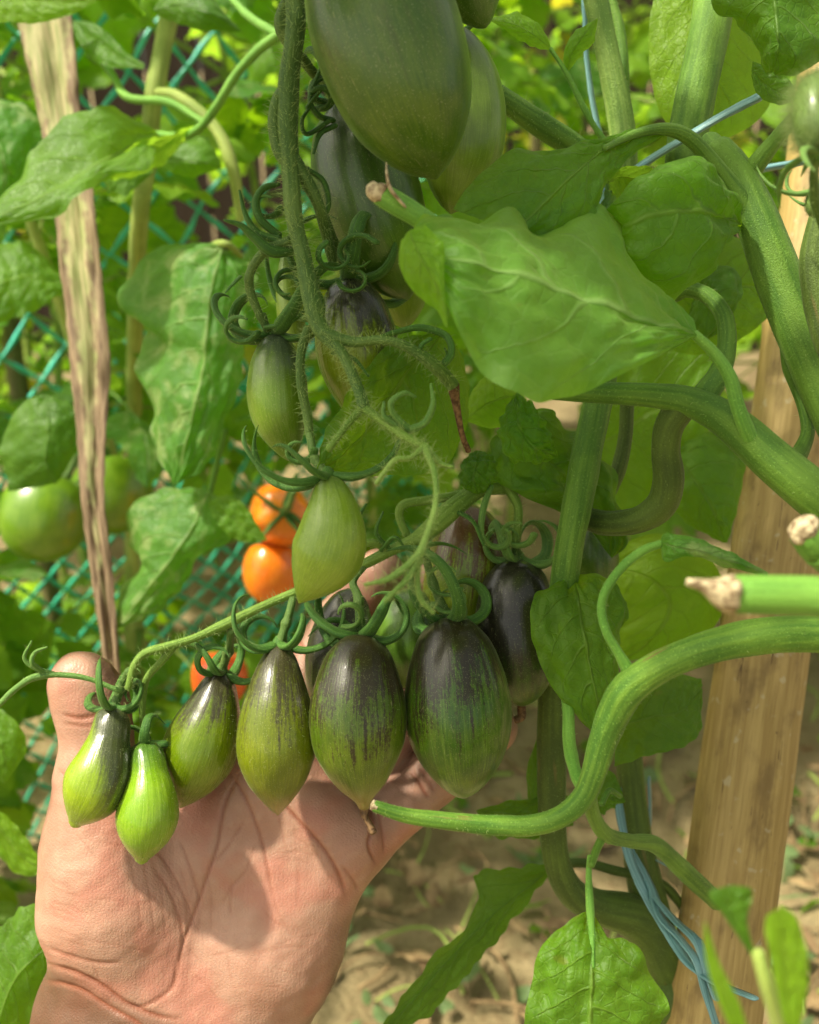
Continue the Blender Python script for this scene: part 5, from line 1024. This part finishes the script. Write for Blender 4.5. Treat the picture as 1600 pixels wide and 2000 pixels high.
fruit('green fruit partly hidden behind the right side of the largest one', [(850, 60, .335), (890, 180, .33), (900, 290, .33), (880, 418, .335)], 88, BLUNT, m2, 5, 70, 7, fuzz=500, ped=[(830, 20, .335), (780, -40, .33)])
fruit('long dark green fruit hanging behind the snapped shoot, left of the broad leaf', [(680, 205, .33), (705, 330, .328), (745, 460, .33), (798, 585, .335)], 102, BLUNT, m3, 5, fuzz=600, lobe=.008,sl=72,sr=8,ped=[(655, 170, .325), (622, 150, .32), (590, 110, .31)], yaw=.4) #, 72, 8, ped=[(655, 170, .325), (622, 150, .32), (590, 110, .31)], yaw=.4)
fruit('dark fruit tip poking in at the top edge right of the largest one', [(880, -150, .31), (905, -60, .31), (948, 55, .31)], 68, PLUM, m3, 0)
fruit('glossy purple-black fruit with a yellow-green side, under the big curled calyx', [(678, 548, .322), (690, 620, .32), (702, 710, .322), (708, 830, .328)], 80, PLUM, m5, 5, 125, 10, ped=[(664, 500, .318), (645, 450, .31), (630, 410, .302)], curl=5.3, yaw=.3)
fruit('slim yellowish fruit behind the fuzzy stalk', [(556, 498, .35), (562, 560, .35), (572, 640, .35), (582, 700, .35)], 27, SPIN, ml, 0)
fruit('green fruit tip just below the long dark one', [(745, 470, .36), (775, 540, .36), (792, 642, .365)], 62, PLUM, ml, 0)
fruit('grey-green fruit hanging left of the upper stalk under a looped calyx', [(538, 655, .315), (540, 730, .312), (545, 810, .312), (570, 902, .315)], 58, PLUM, FM('f_grn', (.11, .20, .01), (.15, .25, .02), (.045, .065, .04), .25, .2, .3, side=(1, .3), sa=.12, rough=.25), 4, 80, 10, ped=[(522, 640, .313), (512, 615, .312)], sepang=[2.6, 3.4, .4, 1.4], curl=4.4)
fruit('light green spindle-shaped fruit hanging alone in the centre', [(640, 930, .295), (650, 1000, .292), (640, 1080, .292), (584, 1178, .296)], 70, SPIN, ml, 4, 80, 9, ped=[(615, 895, .298), (605, 850, .302)], sepang=[2.4, 3.5, 1.6, .3], curl=5.5)

fruit('smallest dark-necked pear-shaped fruit, leftmost in the row', [(222, 1382, .330), (214, 1440, .326), (190, 1530, .322), (142, 1616, .322)], 61, PEAR, FM('s1', (.19, .29, .005), (.26, .36, .015), (.028, .032, .018), .42, .18, .35, side=(1, .1), sa=.35, rough=.2), 5, 66, 7.5, ped=[(240, 1335, .33), (252, 1310, .328)], lobe=.03, curl=5.6, yaw=.5)
fruit('small bright green pointed fruit, second from the left in the row', [(284, 1452, .330), (290, 1510, .325), (290, 1580, .322), (276, 1688, .324)], 58, PEAR, FM('s2', (.15, .29, .006), (.22, .37, .016), (.05, .12, .015), .22, .12, .25, rough=.2), 4, 58, 6.5, ped=[(285, 1425, .334)], lobe=.02, curl=5.2)
fruit('slanting green fruit with a dark shoulder, third from the left in the row', [(432, 1312, .342), (415, 1390, .340), (385, 1480, .340), (352, 1578, .344)], 72, SPIN, FM('s3', (.10, .165, .001), (.16, .23, .004), (.032, .022, .018), .27, .16, .7, side=(-1, .2), sa=.12, rough=.22, tipc=(.2, .24, .05)), 5, 66, 7.5, ped=[(448, 1265, .339), (452, 1232, .334)], lobe=.02, yaw=.2)
fruit('olive green pointed fruit with a dusky grey shoulder, fourth from the left', [(545, 1260, .332), (542, 1350, .327), (540, 1470, .326), (543, 1592, .332)], 75, SPIN, FM('s4', (.10, .135, .001), (.16, .20, .004), (.030, .022, .014), .34, .2, .9, rough=.24, tipc=(.24, .20, .06)), 5, 70, 8, ped=[(563, 1205, .333), (572, 1170, .337)], lobe=.02, yaw=.9)
fruit('striped purple and green fruit with a withered brown tip, fifth from the left', [(706, 1243, .332), (700, 1330, .325), (700, 1450, .323), (712, 1580, .328)], 92, NIP, FM('s5', (.055, .105, .001), (.115, .18, .003), (.022, .010, .006), .42, .16, 1.15, rough=.26, streaks=.18, tipc=(.34, .24, .08)), 5, 84, 9.5, ped=[(700, 1170, .333), (690, 1135, .334), (715, 1100, .335)], lobe=.02, style=[(711, 1572, .328, 12), (712, 1592, .3275, 8), (720, 1608, .327, 6), (730, 1626, .326, 7)], curl=5.4, yaw=.1)
fruit('largest striped fruit in the row with a shiny purple shoulder, sixth from the left', [(876, 1210, .335), (888, 1300, .328), (898, 1430, .327), (906, 1558, .332)], 101, EGG, FM('s6', (.028, .085, .001), (.085, .17, .003), (.016, .006, .006), .27, .15, 1.0, side=(-.45, .8), sa=.22, rough=.24, streaks=.22), 5, 92, 9.5, ped=[(850, 1150, .337), (835, 1100, .338), (830, 1050, .335)], lobe=.025, curl=5.0, yaw=1.0)
fruit('near-black purple fruit hanging behind, beside the stem at the right of the row', [(1010, 1092, .352), (1008, 1170, .350), (1012, 1280, .350), (1022, 1380, .354)], 80, BLUNT, FM('s7', (.035, .09, .005), (.07, .14, .01), (.014, .007, .009), .75, .22, .5, rough=.24, side=(-1, 0), sa=.0), 5, 72, 9, ped=[(1006, 1060, .348)], style=[(1020, 1375, .354, 9), (1018, 1400, .354, 8), (1008, 1408, .353, 6)], curl=5.8, yaw=.6, smat='sepal_lt')
fruit('dusky dark fruit tucked behind the fifth one in the row', [(690, 1150, .358), (672, 1230, .358), (660, 1330, .36), (662, 1440, .365)], 66, PLUM, FM('s8', (.07, .12, .006), (.10, .16, .012), (.020, .015, .014), .6, .15, .5, rough=.25), 0)
fruit('red-brown and green striped fruit behind the lower stalk', [(915, 985, .365), (912, 1080, .362), (900, 1180, .365), (895, 1300, .37)], 78, BLUNT, FM('s9', (.13, .20, .006), (.20, .28, .012), (.09, .032, .016), .35, .12, .8, rough=.25, streaks=.6), 0)
fruit('bright green fruit hidden between the fifth and sixth ones', [(800, 1150, .362), (800, 1220, .36), (800, 1290, .362), (805, 1345, .366)], 70, PLUM, FM('s10', (.09, .20, .02), (.14, .27, .03), (.05, .07, .03), .1, .2, .4, rough=.25), 0)
fruit('olive fruit hanging in shade behind the crumpled dark leaf tip', [(1150, 1010, .39), (1158, 1080, .39), (1165, 1180, .39)], 50, PLUM, m3, 0)

# ---------------------------------------------------------------- soil litter and low weeds
r = np.random.default_rng(77); mb = MB()
for i in range(260):
    g = G(r.uniform(560, 1650), r.uniform(1380, 2080)); a = r.uniform(0, 6.28)
    leaflet_g(mb, g+np.array([0, 0, .012+r.uniform(0, .012)]), np.array([math.cos(a), math.sin(a), r.normal(0, .25)]), np.array([r.normal(0, .4), r.normal(0, .4), 1.]), r.uniform(.012, .05), r.uniform(.004, .013), 900+i, int(r.choice([0, 0, 1, 2, 3])), n=10, K=3, droop=r.uniform(-.5, 1.2))
M['litter'] = simple_mat('litter', (.16, .10, .045), (.30, .21, .10), 80, .8); M['litter_g'] = leaf_mat('litter_g', (.10, .17, .06), (.16, .24, .10), (.2, .25, .12), .2)
props(mb.build('leaf_litter', [M['litter'], M['litter_g'], M['leaf'], M['litter']]), 'scattered dried clippings and small weeds on the brown soil', 'leaf litter', kind='stuff')
mb = MB()
for i in range(70):
    g = G(r.uniform(560, 1600), r.uniform(1380, 2050)); a = r.uniform(0, 6.28); ln = r.uniform(.03, .12); dv = np.array([math.cos(a), math.sin(a), 0])
    t = np.linspace(0, 1, 8)[:, None]; C = g+np.array([0, 0, .012])+dv*ln*t+np.array([-dv[1], dv[0], 0])*ln*.25*np.sin(t*3)*r.normal()+np.array([0, 0, .006])*r.uniform(0, 1)*np.sin(t*3)
    tube_g(mb, C, np.full(8, r.uniform(.0008, .0022)), 6, int(r.choice([0, 0, 1])))
props(mb.build('twig_litter', [M['litter'], M['stem_yel']]), 'thin dry twigs and stalks lying on the soil', 'twigs', kind='stuff')

# ---------------------------------------------------------------- unseen leaves added above the frame, towards the sun, to shade the right side
r = np.random.default_rng(5); sdn = np.array(sd)
cnt = 0
for i in range(400):
    t = P(r.uniform(820, 1800), r.uniform(-100, 1950), r.uniform(.28, .48)); c = t+sdn*r.uniform(.22, .5)
    px, py, dd = proj(c)
    if py > -420*.33/max(dd, .05) and dd > 0: continue
    if c[2] < .80 or c[1] < .12: continue
    tx, ty, _ = proj(t)
    if ty < 900 and r.uniform() < .88: continue
    if 1440 < tx < 1560 and (640 < ty < 820 or 1240 < ty < 1480): continue
    o = bpy.data.objects.new('leaf', LT[int(r.choice([0, 1, 4, 3]))]); COL.objects.link(o); par = PB if i % 2 else PA; o.parent = par
    dv = Vector((r.normal(), r.normal(), r.normal(0, .4))).normalized(); rot = dv.to_track_quat('X', 'Z').to_matrix()
    s = r.uniform(.5, .8); o.location = Vector(c)-dv*.09*s-par.location; o.rotation_euler = rot.to_euler(); o.scale = (s, s, s); cnt += 1
    if cnt >= 70: break
